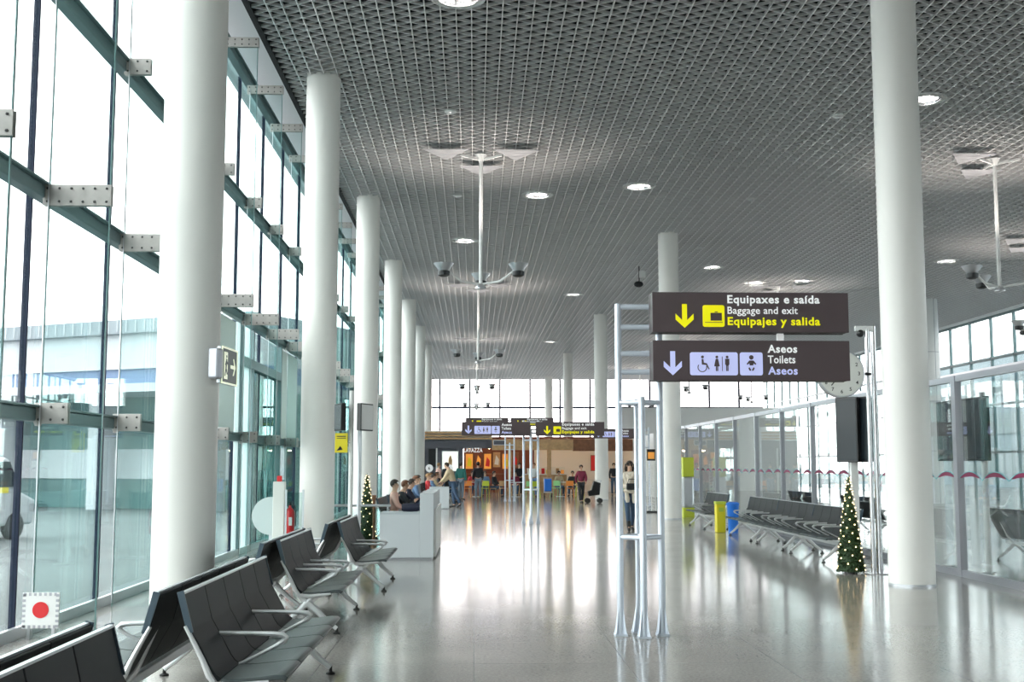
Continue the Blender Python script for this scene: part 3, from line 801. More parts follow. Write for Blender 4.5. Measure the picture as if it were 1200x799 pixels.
MB().prism([(0.075 * math.cos(q * PI / 12), 0.075 * math.sin(q * PI / 12)) for q in range(24)], (0.17, 0.0, 0.17), (1, 0, 0), (0, 0, 1), 0.004).build('red_disc', 'red', t)
MB().box(0.04, 0.07, 0.02, 0.10, -0.10, 0.2).build('stand_leg', 'alu', t); MB().box(0.27, 0.30, 0.02, 0.10, -0.10, 0.2).build('stand_leg', 'alu', t)
# ------------------------------------------------------------ clock and camera mast at the right
t = thing('steel_mast', 'twin chrome mast left of the large right column, with a camera arm on top', 'mast', (6.0, 17.9, 0))
MB().tube([(-0.04, 0, 0), (-0.04, 0, 3.68)], 0.034, 16).build('pole', 'chrome', t, smooth=True)
MB().tube([(0.07, 0.05, 0), (0.07, 0.05, 3.72)], 0.045, 16).build('pole', 'chrome', t, smooth=True)
MB().box(-0.16, 0.16, -0.12, 0.14, 0, 0.015).build('base_plate', 'chrome', t)
MB().box(-0.22, 0.06, -0.03, 0.03, 3.64, 3.72).build('top_arm', 'white', t, bevel=0.01)
MB().sphere((-0.14, 0, 3.61), 0.06, 14, 10).build('camera_dome', 'black', t, smooth=True)
t = thing('wall_clock', 'round white clock on an arm left of the chrome mast', 'clock', (5.49, 17.75, 2.98))
def ydisc(mb, r, y0, y1, n=48): mb.prism([(r * math.cos(2 * PI * q / n), r * math.sin(2 * PI * q / n)) for q in range(n)], (0, y1, 0), (1, 0, 0), (0, 0, 1), y1 - y0)
m = MB(); ydisc(m, 0.36, -0.06, 0.06); m.build('case', 'alu', t, bevel=0.015)
m = MB(); ydisc(m, 0.335, -0.066, -0.058); m.build('dial', 'dial', t)
for q in range(12):
    a = PI / 2 - (q + 1) * PI / 6; tx = str(q + 1)
    put_text('numeral', tx, 0.075, 'black', t, (0.27 * math.cos(a) - 0.02 * len(tx), -0.068, 0.27 * math.sin(a) - 0.026), None, 0.001)
MB().bar((0, -0.072, -0.03), (-0.13, -0.072, 0.10), 0.004, 0.022).build('hour_hand', 'black', t)
MB().bar((0, -0.074, 0.0), (-0.16, -0.074, -0.18), 0.004, 0.014).build('minute_hand', 'black', t)
MB().tube([(0.36, 0.0, 0), (0.48, 0.06, 0)], 0.022, 10).build('arm', 'black', t)

# portrait screens
t = thing('screen_mast', 'white mast carrying two portrait screens behind the lit Christmas tree', 'mast', (6.15, 19.3, 0))
MB().box(-0.06, 0.06, -0.05, 0.05, 0, 2.6).build('pole', 'white', t, bevel=0.01)
MB().box(-0.2, 0.2, -0.2, 0.2, 0, 0.02).build('base_plate', 'alu', t)
for (xa, ya, rz_, lb) in ((6.02, 19.18, -50, 'left-hand portrait screen on the white mast behind the Christmas tree'), (6.27, 19.0, -62, 'right-hand portrait screen on the white mast behind the Christmas tree')):
    s_ = thing('portrait_screen', lb, 'screen', (xa, ya, 1.66), math.radians(rz_))
    MB().box(-0.20, 0.20, -0.02, 0.06, 0, 1.05).build('casing', 'black', s_, bevel=0.008)
    MB().box(-0.18, 0.18, -0.025, -0.02, 0.03, 1.02).build('display', 'screen', s_)
t = thing('lounge_screen', 'wide dark double screen behind the right glass partition', 'screen', (7.62, 18.5, 1.68), PI / 2)
for x0 in (-0.92, 0.0):
    s_ = MB().box(x0, x0 + 0.9, -0.05, 0.05, 0, 0.96).build('casing', 'black', t, bevel=0.01)
    MB().box(x0 + 0.03, x0 + 0.87, 0.05, 0.055, 0.03, 0.93).box(x0 + 0.03, x0 + 0.87, -0.055, -0.05, 0.03, 0.93).build('display', 'screen', s_)
for yy, lb in ((19.1, 'far white post holding the dark double screen behind the right partition'), (17.95, 'near white post holding the dark double screen behind the right partition')):
    t = thing('screen_post', lb, 'post', (7.72, yy, 0))
    MB().tube([(0, 0, 0), (0, 0, 2.72)], 0.045, 14).build('pole', 'white', t, smooth=True)
    MB().lathe([(0.14, 0), (0.14, 0.015), (0.05, 0.03)], 20).build('base_plate', 'chrome', t, smooth=True)

# ------------------------------------------------------------ Christmas trees
def xmas(label, loc, h, r, nb, seed):
    rnd = random.Random(seed)
    t = thing('christmas_tree', label, 'christmas tree', loc)
    MB().lathe([(r * 0.5, 0), (r * 0.5, 0.03), (0.02, 0.04), (0.02, h * 0.6)], 16).build('stand', 'black', t)
    m = MB()
    m.lathe([(r * 0.86, 0.03), (0.015, h * 0.97)], 20)
    for i in range(2600):
        z = h * (1 - math.sqrt(rnd.random())) * 0.99 + 0.02; a = rnd.random() * 2 * PI
        rr_ = (r * (1 - z / h) + 0.01) * 0.88; l = rnd.uniform(0.025, 0.06)
        p = Vector((rr_ * math.cos(a), rr_ * math.sin(a), z))
        d_ = Vector((math.cos(a + rnd.uniform(-.8, .8)), math.sin(a + rnd.uniform(-.8, .8)), rnd.uniform(-0.5, 0.8))).normalized()
        s1 = d_.cross(Vector((0, 0, 1))).normalized() * 0.006; s2 = d_.cross(s1).normalized() * 0.006
        m.add([p + s1, p - s1 * 0.5 + s2, p - s1 * 0.5 - s2, p + d_ * l], [(0, 1, 3), (1, 2, 3), (2, 0, 3)])
    m.build('foliage', 'leaf', t)
    b0 = MB().sphere((0, 0, 0), 0.0095, 8, 6).build('fairy_light', 'bulb', t, smooth=True)
    for i in range(nb):
        z = h * (0.03 + 0.95 * i / nb); a = i * 2.399
        rr_ = (r * (1 - z / h) + 0.01) + 0.018
        o = b0 if i == 0 else b0.copy()
        if i: C.objects.link(o); o.parent = t
        o.location = (rr_ * math.cos(a), rr_ * math.sin(a), z)
    return t
xmas('slim lit Christmas tree on the floor left of the large right column', (5.66, 18.05, 0), 1.47, 0.20, 90, 1)
xmas('slim lit Christmas tree at the left behind the benches', (-2.15, 24.2, 0), 1.45, 0.20, 70, 2)
t = thing('dark_post', 'dark wooden post right beside the left Christmas tree', 'post', (-1.99, 24.0, 0))
MB().lathe([(0.06, 0), (0.06, 0.03), (0.03, 0.05), (0.028, 0.9), (0.04, 0.95), (0.04, 1.02)], 14).build('body', 'wood_dark', t, smooth=True)

# ------------------------------------------------------------ desks and bins
def desk(label, loc, w_low, w_high, dep, z_low, z_high):
    t = thing('gate_desk', label, 'desk', loc)
    # low counter left, tall screen right; hollow towards the rear
    MB().box(0, w_low, 0, dep * 0.18, 0.03, z_low - 0.03).build('front_panel', 'desk_white', t, bevel=0.006)
    MB().box(0, w_low, 0, dep * 0.2, z_low - 0.03, z_low).build('counter_top', 'desk_edge', t, bevel=0.004)
    if w_high > 0:
        MB().box(w_low, w_low + w_high, 0, dep, 0.03, z_high).build('tall_block', 'desk_white', t, bevel=0.008)
        MB().box(w_low + w_high, w_low + w_high + 0.03, 0.25, dep - 0.1, 0.03, z_low + 0.05).build('side_rim', 'white', t, bevel=0.004)
    MB().box(0.02, w_low + w_high - 0.02, 0.02, dep * 0.17, 0, 0.03).build('plinth', 'frame_grey', t)
    return t
desk('grey step-shaped gate desk beside the benches at left of centre', (-1.63, 20.85, 0), 0.69, 0.24, 3.6, 0.80, 1.13)
desk('plain grey gate desk farther back, behind the step-shaped desk', (-1.65, 44.3, 0), 0.72, 0, 1.2, 0.82, 0.82)
def duffel(label, loc, L, r, m_, rz=0):
    t = thing('travel_bag', label, 'bag', loc, rz)
    MB().tube([(-L / 2, 0, r), (-L / 2 + 0.03, 0, r), (0, 0, r), (L / 2 - 0.03, 0, r), (L / 2, 0, r)], [r * 0.7, r * 0.95, r, r * 0.95, r * 0.7], 14).build('body', m_, t, smooth=True)
    MB().tube([(-0.08, -0.02, 1.9 * r), (-0.05, -0.02, 2.5 * r), (0.05, -0.02, 2.5 * r), (0.08, -0.02, 1.9 * r)], 0.008, 6).build('handle', 'black', t)
    return t
mat('navy', (0.012, 0.014, 0.035), 0.7)
duffel('navy travel bag lying on the low counter of the step-shaped desk', (-1.12, 21.25, 0.80), 0.31, 0.075, 'navy')
def bin_(label, loc, m_, sq=False):
    t = thing('recycling_bin', label, 'bin', loc)
    if sq: MB().box(-0.11, 0.11, -0.13, 0.13, 0, 0.68).build('body', m_, t, bevel=0.02)
    else: MB().lathe([(0.115, 0), (0.14, 0.64), (0.15, 0.66)], 24).build('body', m_, t, smooth=True)
    if sq: MB().box(-0.12, 0.12, -0.14, 0.14, 0.68, 0.74).box(-0.06, 0.06, -0.15, -0.14, 0.5, 0.6).build('lid', 'lime', t, bevel=0.01)
    else: MB().lathe([(0.155, 0.66), (0.155, 0.71), (0.10, 0.735)], 24).build('lid', m_, t, smooth=True)
    return t
bin_('blue recycling bin at the far end of the bench row along the partition', (6.17, 28.6, 0), 'blue')
bin_('yellow-green recycling bin just left of the blue bin', (5.92, 28.9, 0), 'yellow', True)
t = thing('info_kiosk', 'grey kiosk with yellow-green top beside the column behind the signs', 'kiosk', (6.62, 37.2, 0))
MB().box(-0.17, 0.17, -0.2, 0.2, 0.3, 1.25).build('body', 'alu', t, bevel=0.05)
MB().box(-0.17, 0.17, -0.2, 0.2, 1.25, 1.85).build('header', 'lime', t, bevel=0.01)
MB().box(-0.17, 0.17, -0.2, 0.2, 0, 0.3).build('base', 'lime', t, bevel=0.01)

# ------------------------------------------------------------ ceiling fixtures
mat('reflector_mat', (0.42, 0.42, 0.43), 0.5)
def make_chandelier(label, loc, group=None):
    t = thing('uplighter_mast', label, 'light fixture', loc)
    # origin at ceiling level
    MB().tube([(0, 0, -0.12), (0, 0, -3.0)], 0.042, 14).build('mast', 'white', t, smooth=True)
    MB().lathe([(0.13, -0.04), (0.10, -0.10), (0.05, -0.20)], 16).build('ceiling_cone', 'white', t, smooth=True)
    MB().lathe([(0.05, -3.14), (0.12, -3.12), (0.12, -3.08), (0.06, -3.0)], 16).build('lower_hub', 'alu', t, smooth=True)
    for i, a in enumerate((90, 210, 330)):
        q = math.radians(a); u = Vector((math.cos(q), math.sin(q), 0)); v = Vector((-u.y, u.x, 0)); c = u * 0.98
        # triangular perforated reflector: flat edge towards the camera, apex away
        m = MB(); R_ = 0.56
        ct = Vector((c.x * 0.93, c.y * 1.0, -0.14))
        pts = [Vector((0, R_ * 1.1, 0)), Vector((-0.52, -R_ * 0.62, 0)), Vector((0.52, -R_ * 0.62, 0))]
        o = MB().prism([(p.x, p.y) for p in pts], ct, (1, 0, 0), (0, 1, 0), 0.012).build('reflector', 'reflector_mat', t)
        sl = MB()
        for k in range(9):
            s_ = (k + 0.5) / 9; y_ = -R_ * 0.62 + R_ * 1.72 * s_; hw = 0.52 * (1 - s_)
            sl.box(ct.x - hw, ct.x + hw, ct.y + y_ - 0.006, ct.y + y_ + 0.006, ct.z - 0.008, ct.z - 0.001)
        sl.build('perforation', 'frame_grey', o)
        MB().bar((0, 0, -0.16), (ct.x * 0.6, ct.y * 0.6, -0.12), 0.03, 0.05).build('reflector_arm', 'white', t)
        MB().tube([(0, 0, -3.02), u * 0.5 + Vector((0, 0, -2.98)), u * 0.70 + Vector((0, 0, -2.86)), u * 0.86 + Vector((0, 0, -2.76))], [0.028, 0.028, 0.024, 0.02], 8).build('lamp_arm', 'white', t, smooth=True)
        lm = MB()
        lm.lathe([(0.09, -0.12), (0.15, -0.03), (0.22, 0.06), (0.225, 0.075), (0.20, 0.06), (0.12, -0.02)], 18, (u.x * 0.95, u.y * 0.95, -2.70), cap=False)
        lo_ = lm.build('lamp_bowl', 'alu', t, smooth=True)
        ld = bpy.data.lights.new('uplight_lamp', 'SPOT'); ld.energy = 75; ld.spot_size = math.radians(105); ld.spot_blend = 0.6; ld.shadow_soft_size = 0.1; ld.color = (1.0, 0.90, 0.82)
        lq = bpy.data.objects.new('lamp_light', ld); C.objects.link(lq); lq.parent = t; lq.location = (u.x * 0.95, u.y * 0.95, -2.62); lq.rotation_euler = (PI, 0, 0)
        MB().lathe([(0.07, -0.22), (0.13, -0.19), (0.14, -0.10), (0.08, -0.07)], 12, (u.x * 0.95, u.y * 0.95, -2.70)).build('lamp_base', 'black', lo_, smooth=True)
    return t
ch0 = make_chandelier('uplighter mast hanging over the hall centre, nearest and largest, with three bowl lamps', (0.13, 26.6, HC))
def chan(label, loc):
    c = copy_tree(ch0); c.location = loc; c['label'] = label; return c
chan('second uplighter mast down the hall centre, directly behind the nearest one', (0.13, 46.4, HC))
chan('third uplighter mast down the hall centre, over the cafe approach', (0.13, 66.2, HC))
chan('fourth and farthest uplighter mast down the hall centre', (0.13, 86.0, HC))
chan('uplighter mast near the right edge, right of the large column', (11.95, 26.6, HC))
chan('uplighter mast partly hidden behind the lower brown toilets sign', (11.95, 46.4, HC))
chan('distant uplighter mast in the gap just below the toilets sign, left one of two', (11.95, 66.2, HC))
chan('distant uplighter mast seen between the nearest ladder poles', (11.95, 86.0, HC))
chan('uplighter mast cut by the right edge, over the boarding lounge', (17.6, 36.6, HC))
chan('distant uplighter mast in the gap just below the toilets sign, right one of two', (17.8, 76.3, HC))
dl0 = None
DL = [(-0.27, 17.48), (1.63, 30.73), (4.16, 29.68), (-0.32, 37.18), (8.69, 22.29), (8.49, 42.0), (4.09, 49.07), (16.36, 40.49), (10.87, 45.57), (4.34, 68.2), (12.57, 45.08)]
DLL = ['round recessed downlight cut by the top edge of the picture', 'recessed downlight right of the nearest uplighter mast', 'recessed downlight at mid ceiling, first right of the centre',
       'recessed downlight left of the nearest mast, low in the picture', 'recessed downlight just right of the large right column near the top', 'recessed downlight above the nearest baggage sign, left one',
       'recessed downlight left of the security camera', 'recessed downlight above the lounge, right of the large column', 'recessed downlight above the baggage sign, middle one',
       'recessed downlight far off above the third centre column', 'recessed downlight above the baggage sign, right one']
for (x_, y_), lb in zip(DL, DLL):
    if dl0 is None:
        t = thing('downlight', lb, 'ceiling light', (x_, y_, HC), 0, 'recessed downlights')
        MB().lathe([(0.42, -0.03), (0.42, 0.0), (0.30, 0.02), (0.30, -0.035)], 32, cap=False).build('trim_ring', 'white', t, smooth=True)
        MB().lathe([(0.30, -0.03), (0.26, 0.15), (0.12, 0.26)], 24, cap=False).build('reflector', 'chrome', t, smooth=True)
        MB().lathe([(0.12, 0.22), (0.14, 0.27)], 16).build('lamp', 'white', t, smooth=True)
        ld = bpy.data.lights.new('downlight_lamp', 'AREA'); ld.shape = 'DISK'; ld.size = 0.40; ld.energy = 20; ld.spread = math.radians(130); ld.color = (1.0, 0.95, 0.87)
        lo_ = bpy.data.objects.new('lamp_light', ld); C.objects.link(lo_); lo_.parent = t; lo_.location = (0, 0, 0.14)
        MB().bar((-0.29, 0, -0.01), (0.29, 0, -0.01), 0.03, 0.03).build('cross_bar', 'frame_grey', t)
        dl0 = t
    else:
        c = copy_tree(dl0); c.location = (x_, y_, HC); c['label'] = lb
SM = [(-0.5, 23.37, 'small white ceiling disc left of the nearest uplighter reflectors'), (-0.47, 30.9, 'small white ceiling disc left of the nearest mast, lower one'), (7.35, 23.42, 'small white ceiling disc left of the large right column'),
      (7.36, 31.06, 'small white ceiling disc over the pinkish part of the ceiling'), (13.28, 34.57, 'small white ceiling disc right of the large right column'), (7.33, 38.29, 'small white ceiling disc right of the column behind the signs')]
sm0 = None
for x_, y_, lb in SM:
    if sm0 is None:
        sm0 = thing('speaker_disc', lb, 'ceiling speaker', (x_, y_, HC), 0, 'small ceiling discs')
        MB().lathe([(0.10, -0.035), (0.125, -0.02), (0.125, 0.01)], 24).build('cover', 'white', sm0, smooth=True)
        MB().lathe([(0.03, -0.04), (0.05, -0.034)], 16).build('centre_cap', 'alu', sm0, smooth=True)
    else:
        c = copy_tree(sm0); c.location = (x_, y_, HC); c['label'] = lb
t = thing('security_camera', 'black security camera hung from the ceiling left of the column behind the signs', 'camera', (5.85, 42.0, HC))
MB().tube([(0, 0, 0.0), (0, 0, -0.55)], 0.02, 8).build('drop_rod', 'black', t)
MB().box(0.0, 0.22, -0.08, 0.08, -0.42, -0.18).build('junction_box', 'white', t)
MB().sphere((-0.02, 0, -0.65), 0.14, 14, 10, (1.2, 1, 0.8)).build('dome', 'black', t, smooth=True)

# ------------------------------------------------------------ shops at the far end
SY = 68.0
t = thing('shop_front', 'dark grey and wood shop fascia of the cafe at the hall end', 'shop', (0, SY, 0))
MB().box(-2.9, 1.0, 0, 0.3, 2.55, 3.02).build('grey_fascia', 'fascia_grey', t)
m = MB()
for z in (3.05, 3.22, 3.39): m.box(-4.2, 1.0, -0.1 + (z - 3) * 0.4, 0.3, z, z + 0.10)
m.build('wood_slats', 'wood', t)
MB().box(-4.2, 1.0, 0.25, 0.35, 3.02, 3.55).build('slat_backing', 'white', t)
MB().box(1.0, 5.6, -0.05, 0.3, 2.45, 3.05).build('wood_fascia', 'wood', t)
MB().box(5.6, 9.0, -0.05, 0.3, 2.40, 3.05).build('brown_fascia', 'wood_dark', t)
MB().box(-4.2, -2.9, 0, 0.3, 0, 3.0).build('grey_pier', 'fascia_grey', t)
MB().box(-1.0, -0.65, 0, 0.3, 0, 2.55).build('grey_pier', 'fascia_grey', t)
MB().box(-2.9, -1.0, 0.1, 0.3, 0, 2.55).build('grey_wall', 'fascia_grey', t)
MB().box(1.9, 2.1, 0, 0.3, 0, 2.5).build('wood_pier', 'wood', t); MB().box(4.12, 4.35, 0, 0.3, 0, 2.5).build('wood_pier', 'wood', t)
MB().box(3.6, 9.0, 4.3, 4.5, 0, 3.1).build('white_back_wall', 'white', t)
MB().box(-0.65, 9.0, 4.5, 4.7, 0, 3.3).box(-0.65, 9.0, 0.3, 4.7, 3.1, 3.2).build('back_wall', 'cafe_red', t)
MB().box(1.05, 1.75, -0.12, -0.05, 2.72, 3.02).build('display_sign', 'alu', t); MB().box(1.09, 1.71, -0.125, -0.12, 2.76, 2.98).build('display_face', 'fascia_grey', t)
put_text('lettering', 'LAVAZZA', 0.34, 'sign_white', t, (-0.60, -0.02, 2.33), 1.05, 0.006, thick=0.02)
t = thing('poster_lightbox', 'pale lit poster on the dark grey wall left of the cafe opening', 'poster', (-1.85, SY - 0.02, 1.25))
MB().box(0, 0.95, 0, 0.1, 0, 1.15).build('frame', 'alu', t)
MB().box(0.04, 0.91, -0.01, 0, 0.04, 1.11).build('poster_face', 'lightbox', t)
MB().prism([(0.35, 0.15), (0.55, 0.12), (0.60, 0.6), (0.5, 0.95), (0.38, 0.7)], (0, -0.012, 0), (1, 0, 0), (0, 0, 1), 0.002).build('poster_figure', 'wood', t)
t = thing('info_totem', 'tall dark screen totem left of the pale poster', 'screen', (-2.25, 64.0, 0))
MB().box(-0.19, 0.19, -0.05, 0.05, 1.5, 2.45).build('screen', 'black', t); MB().box(0.2, 0.27, -0.05, 0.05, 0, 2.5).build('post', 'white', t)
cols_ = ['cafe_orange', 'cafe_red', 'cafe_orange', 'wood', 'cafe_orange', 'wood_dark']
PL = ['orange menu board at the left in the cafe', 'dark red poster second in the cafe', 'orange picture board third in the cafe', 'brown board fourth in the cafe', 'orange picture board fifth in the cafe', 'dark board sixth in the cafe']
for i in range(6):
    t = thing('menu_board', PL[i], 'menu board', (-0.55 + i * 0.55, SY + 4.4 - 3.2 * (i % 2) * 0, 1.35 + 0.1 * (i % 2)))
    MB().box(0, 0.48, 0, 0.06, 0, 0.95).build('frame', 'wood_dark', t)
    MB().box(0.03, 0.45, -0.01, 0, 0.03, 0.92).build('panel', cols_[i], t)
    MB().prism([(0.1, 0.2), (0.35, 0.15), (0.38, 0.5), (0.2, 0.75)], (0, -0.012, 0), (1, 0, 0), (0, 0, 1), 0.002).build('picture', ['yellow', 'cafe_orange', 'red', 'white', 'yellow', 'red'][i], t)
t = thing('cafe_counter', 'wooden cafe counter with display shelf under the wood fascia', 'counter', (2.3, SY + 0.9, 0))
MB().box(0, 3.0, 0, 0.7, 0, 1.05).build('body', 'wood', t)
MB().box(-0.05, 3.05, -0.05, 0.75, 1.05, 1.10).build('counter_top', 'white', t)
MB().box(0.1, 2.9, 0.1, 0.6, 1.10, 1.5).build('display_case', 'clear_glass', t)
t = thing('cafe_counter', 'red-lit cafe counter under the white cafe lettering', 'counter', (-0.4, SY + 2.4, 0))
MB().box(0, 2.2, 0, 0.7, 0, 1.05).build('body', 'cafe_red', t)
MB().box(-0.03, 2.23, -0.05, 0.75, 1.05, 1.10).build('counter_top', 'wood_dark', t)
snack = ['red', 'yellow', 'white', 'wood', 'cafe_orange']
for i in range(10):
    t = MB().box(-0.09, 0.09, -0.08, 0.08, 0, 0.22 + 0.05 * (i % 3)).build('snack_box', snack[i % 5], bevel=0.01, loc=(2.55 + i * 0.28, SY + 1.2, 1.10))
    tag(t, 'small snack pack in the wooden cafe counter display', 'snack', 'snack packs on the cafe counter')
t = thing('wall_poster', 'dark red poster on the pale cafe wall right of the walker in maroon', 'poster', (7.0, SY + 4.2, 1.25))
MB().box(0, 0.6, 0, 0.05, 0, 0.95).build('frame', 'wood_dark', t)
MB().box(0.03, 0.57, -0.01, 0, 0.03, 0.92).build('poster_face', 'red', t)
lamp0 = None
for i in range(8):
    xq = -0.3 + i * 1.15
    if lamp0 is None:
        lamp0 = thing('pendant_lamp', 'small warm pendant lamp under the cafe ceiling', 'lamp', (xq, SY + 1.9, 2.55), 0, 'pendant lamps in the cafe')
        MB().lathe([(0.10, 0), (0.12, 0.02), (0.03, 0.16)], 14, cap=False).build('shade', 'black', lamp0)
        MB().sphere((0, 0, 0.04), 0.06, 10, 6).build('bulb', 'warm_lamp', lamp0, smooth=True)
        MB().tube([(0, 0, 0.15), (0, 0, 0.55)], 0.006, 6).build('cord', 'black', lamp0)
        ld = bpy.data.lights.new('cafe_glow', 'POINT'); ld.energy = 9; ld.color = (1, 0.72, 0.42); ld.shadow_soft_size = 0.1
        lo_ = bpy.data.objects.new('glow', ld); C.objects.link(lo_); lo_.parent = lamp0; lo_.location = (0, 0, -0.06)
    else:
        c = copy_tree(lamp0); c.location = (xq, SY + 1.9, 2.55)
# round gate number discs
for i, (x_, lb) in enumerate(((-2.25, 'left round white number disc on a stand before the shops'), (-1.25, 'right round white number disc on a stand before the shops'))):
    t = thing('number_disc', lb, 'sign', (x_, 60.0, 0))
    m = MB(); m.prism([(0.19 * math.cos(q * PI / 12), 0.19 * math.sin(q * PI / 12)) for q in range(24)], (0, 0, 1.45), (1, 0, 0), (0, 0, 1), 0.03); m.build('disc', 'sign_white', t)
    MB().tube([(0, 0.0, 0), (0, 0.0, 1.3)], 0.02, 8).build('stand', 'alu', t)
    put_text('numeral', '6', 0.2, 'black', t, (-0.05, -0.034, 1.38), None, 0.003)
t = thing('column_sign', 'small red and white sign on the farthest left column', 'sign', (-2.84, 70.0, 2.0))
t.location = (-2.7, 70.48, 1.95)
MB().box(-0.15, 0.15, 0, 0.03, 0, 0.75).build('board', 'red', t)
m = MB(); m.prism([(0.1 * math.cos(q * PI / 8), 0.1 * math.sin(q * PI / 8)) for q in range(16)], (0, 0, 0.37), (1, 0, 0), (0, 0, 1), 0.006); m.build('white_disc', 'white', t)

# cafe stools and tables
mat('stool_orange', (0.85, 0.30, 0.05), 0.45); mat('stool_green', (0.35, 0.70, 0.30), 0.45)
def chair(label, x, y, m_, rz=0, group='bright cafe chairs'):
    t = thing('cafe_chair', label, 'chair', (x, y, 0), rz, group)
    MB().box(-0.19, 0.19, -0.19, 0.19, 0.44, 0.47).build('seat', m_, t, bevel=0.01)
    MB().box(-0.19, 0.19, 0.17, 0.20, 0.56, 0.82).build('backrest', m_, t, bevel=0.01)
    for sx in (-1, 1):
        for sy in (-1, 1):
            MB().tube([(sx * 0.17, sy * 0.17, 0.45), (sx * 0.21, sy * 0.21, 0.0)], 0.014, 6).build('leg', m_, t)
        MB().tube([(sx * 0.17, 0.18, 0.45), (sx * 0.17, 0.185, 0.82)], 0.012, 6).build('back_post', m_, t)
    return t
STO = [(-0.35, 60.2, 'stool_orange', 'orange cafe chair left of the man in dark jacket'), (0.50, 60.0, 'lime', 'yellow-green cafe chair right of the man in dark jacket'),
       (1.45, 60.0, 'wood', 'brown cafe chair left of the farthest ladder'), (2.65, 59.0, 'stool_green', 'green cafe chair between the ladder poles'), (3.0, 58.5, 'lime', 'yellow cafe chair right of the middle ladder poles'),
       (4.75, 60.0, 'stool_orange', 'orange cafe chair left of the walker in maroon'), (4.1, 60.8, 'stool_green', 'green cafe chair left of the orange one near the far column'), (5.35, 61.0, 'lime', 'yellow cafe chair behind the walker in maroon'),
       (7.55, 61.5, 'stool_green', 'green cafe chair right of the third centre column'), (3.95, 62.0, 'wood', 'brown cafe chair behind the green one')]
for x_, y_, m_, lb in STO: chair(lb, x_, y_, m_, random.uniform(-0.5, 0.5), None)
def table(label, x, y):
    t = thing('cafe_table', label, 'table', (x, y, 0))
    MB().lathe([(0.36, 0.72), (0.36, 0.745)], 24).build('table_top', 'white', t)
    MB().tube([(0, 0, 0.02), (0, 0, 0.72)], 0.03, 8).build('stem', 'alu', t)
    MB().lathe([(0.22, 0), (0.22, 0.02)], 20).build('base', 'alu', t)
for x_, y_, lb in ((0.1, 61.3, 'round cafe table between the orange and yellow-green chairs'), (2.1, 61.0, 'round cafe table beside the farthest ladder'), (4.4, 61.6, 'round cafe table near the orange chair by the walker in maroon'), (6.6, 62.5, 'round cafe table beside the third centre column')): table(lb, x_, y_)
t = thing('luggage_trolley', 'blue luggage trolley among the cafe chairs', 'trolley', (3.55, 58.0, 0))
MB().box(-0.17, 0.17, -0.15, 0.25, 0.35, 0.95).build('blue_case', 'blue', t, bevel=0.03)
MB().box(-0.2, 0.2, -0.2, 0.3, 0.28, 0.33).tube([(-0.18, 0.3, 0.3), (-0.18, 0.35, 1.0), (0.18, 0.35, 1.0), (0.18, 0.3, 0.3)], 0.015, 6).build('frame', 'alu', t)
m = MB()
for sx in (-1, 1):
    for yy in (-0.15, 0.25): MB().tube([(sx * 0.17 - 0.02, yy, 0.07), (sx * 0.17 + 0.02, yy, 0.07)], 0.07, 12).bar((sx * 0.17, yy, 0.07), (sx * 0.17, yy, 0.3), 0.02, 0.02).build('wheel', 'rubber', t)
t = thing('push_chair', 'black pushchair behind the walker in maroon', 'pushchair', (5.05, 51.0, 0))
MB().prism([(-0.2, 0.3), (0.25, 0.35), (0.3, 0.85), (0.0, 0.95), (-0.1, 0.55), (-0.25, 0.5)], (0, 0.2, 0), (1, 0, 0), (0, 0, 1), 0.4).build('seat_shell', 'black', t, bevel=0.03)
MB().tube([(-0.25, 0.0, 0.12), (0.35, 0.0, 0.95)], 0.015, 6).tube([(0.25, 0, 0.12), (-0.1, 0, 0.5)], 0.015, 6).tube([(-0.3, 0, 1.0), (0.35, 0, 0.95)], 0.012, 6).build('frame', 'alu', t)
m = MB()
for x_ in (-0.25, 0.27):
    for yy in (-0.2, 0.2): MB().tube([(x_, yy - 0.02, 0.11), (x_, yy + 0.02, 0.11)], 0.11, 14).build('wheel', 'rubber', t)
t = thing('display_rack', 'narrow white lattice rack standing behind the nearest ladder', 'rack', (6.05, 41.0, 0))
m = MB()
for x_ in (-0.14, 0.0, 0.14): m.box(x_ - 0.012, x_ + 0.012, -0.012, 0.012, 0, 1.75)
for i in range(16): m.bar((-0.14, 0, 0.1 + i * 0.1), (0.0, 0, 0.15 + i * 0.1), 0.014, 0.014); m.bar((0.14, 0, 0.1 + i * 0.1), (0.0, 0, 0.15 + i * 0.1), 0.014, 0.014)
m.build('lattice', 'white', t)
MB().box(-0.18, 0.18, -0.12, 0.12, 0, 0.05).build('base', 'black', t)
MB().box(-0.14, 0.14, -0.05, 0.05, 1.76, 2.15).build('header_box', 'black', t); MB().box(-0.11, 0.11, -0.056, -0.05, 1.82, 2.05).build('header_picture', 'cafe_orange', t)

# benches farther down the left row, with travellers
row_R(-2.12, 26.4, 5, 'bench behind the step-shaped desk with the two nearest seated travellers', [1, 3], [0.5, 4.5])
row_R(-2.12, 36.3, 5, 'bench with two seated travellers between the fourth and fifth left columns', [1, 3], [0.5, 4.5])
row_R(-2.12, 46.2, 5, 'bench of travellers between the fifth and sixth left columns, nearer half', [1, 3], [0.5, 4.5])
row_R(-2.12, 49.2, 5, 'bench of travellers between the fifth and sixth left columns, farther half', [1, 3], [0.5, 4.5])
row_R(-2.05, 54.2, 5, 'farthest bench of travellers, just before the shops', [1, 3], [0.5, 4.5])
row_R(-1.50, 51.9, 4, 'short bench of travellers beside the person in the tan jacket', [1, 3], [0.5, 3.5])
row_R(-2.12, 29.5, 4, 'short bench just past the two nearest seated travellers', [1, 3], [0.5, 3.5])
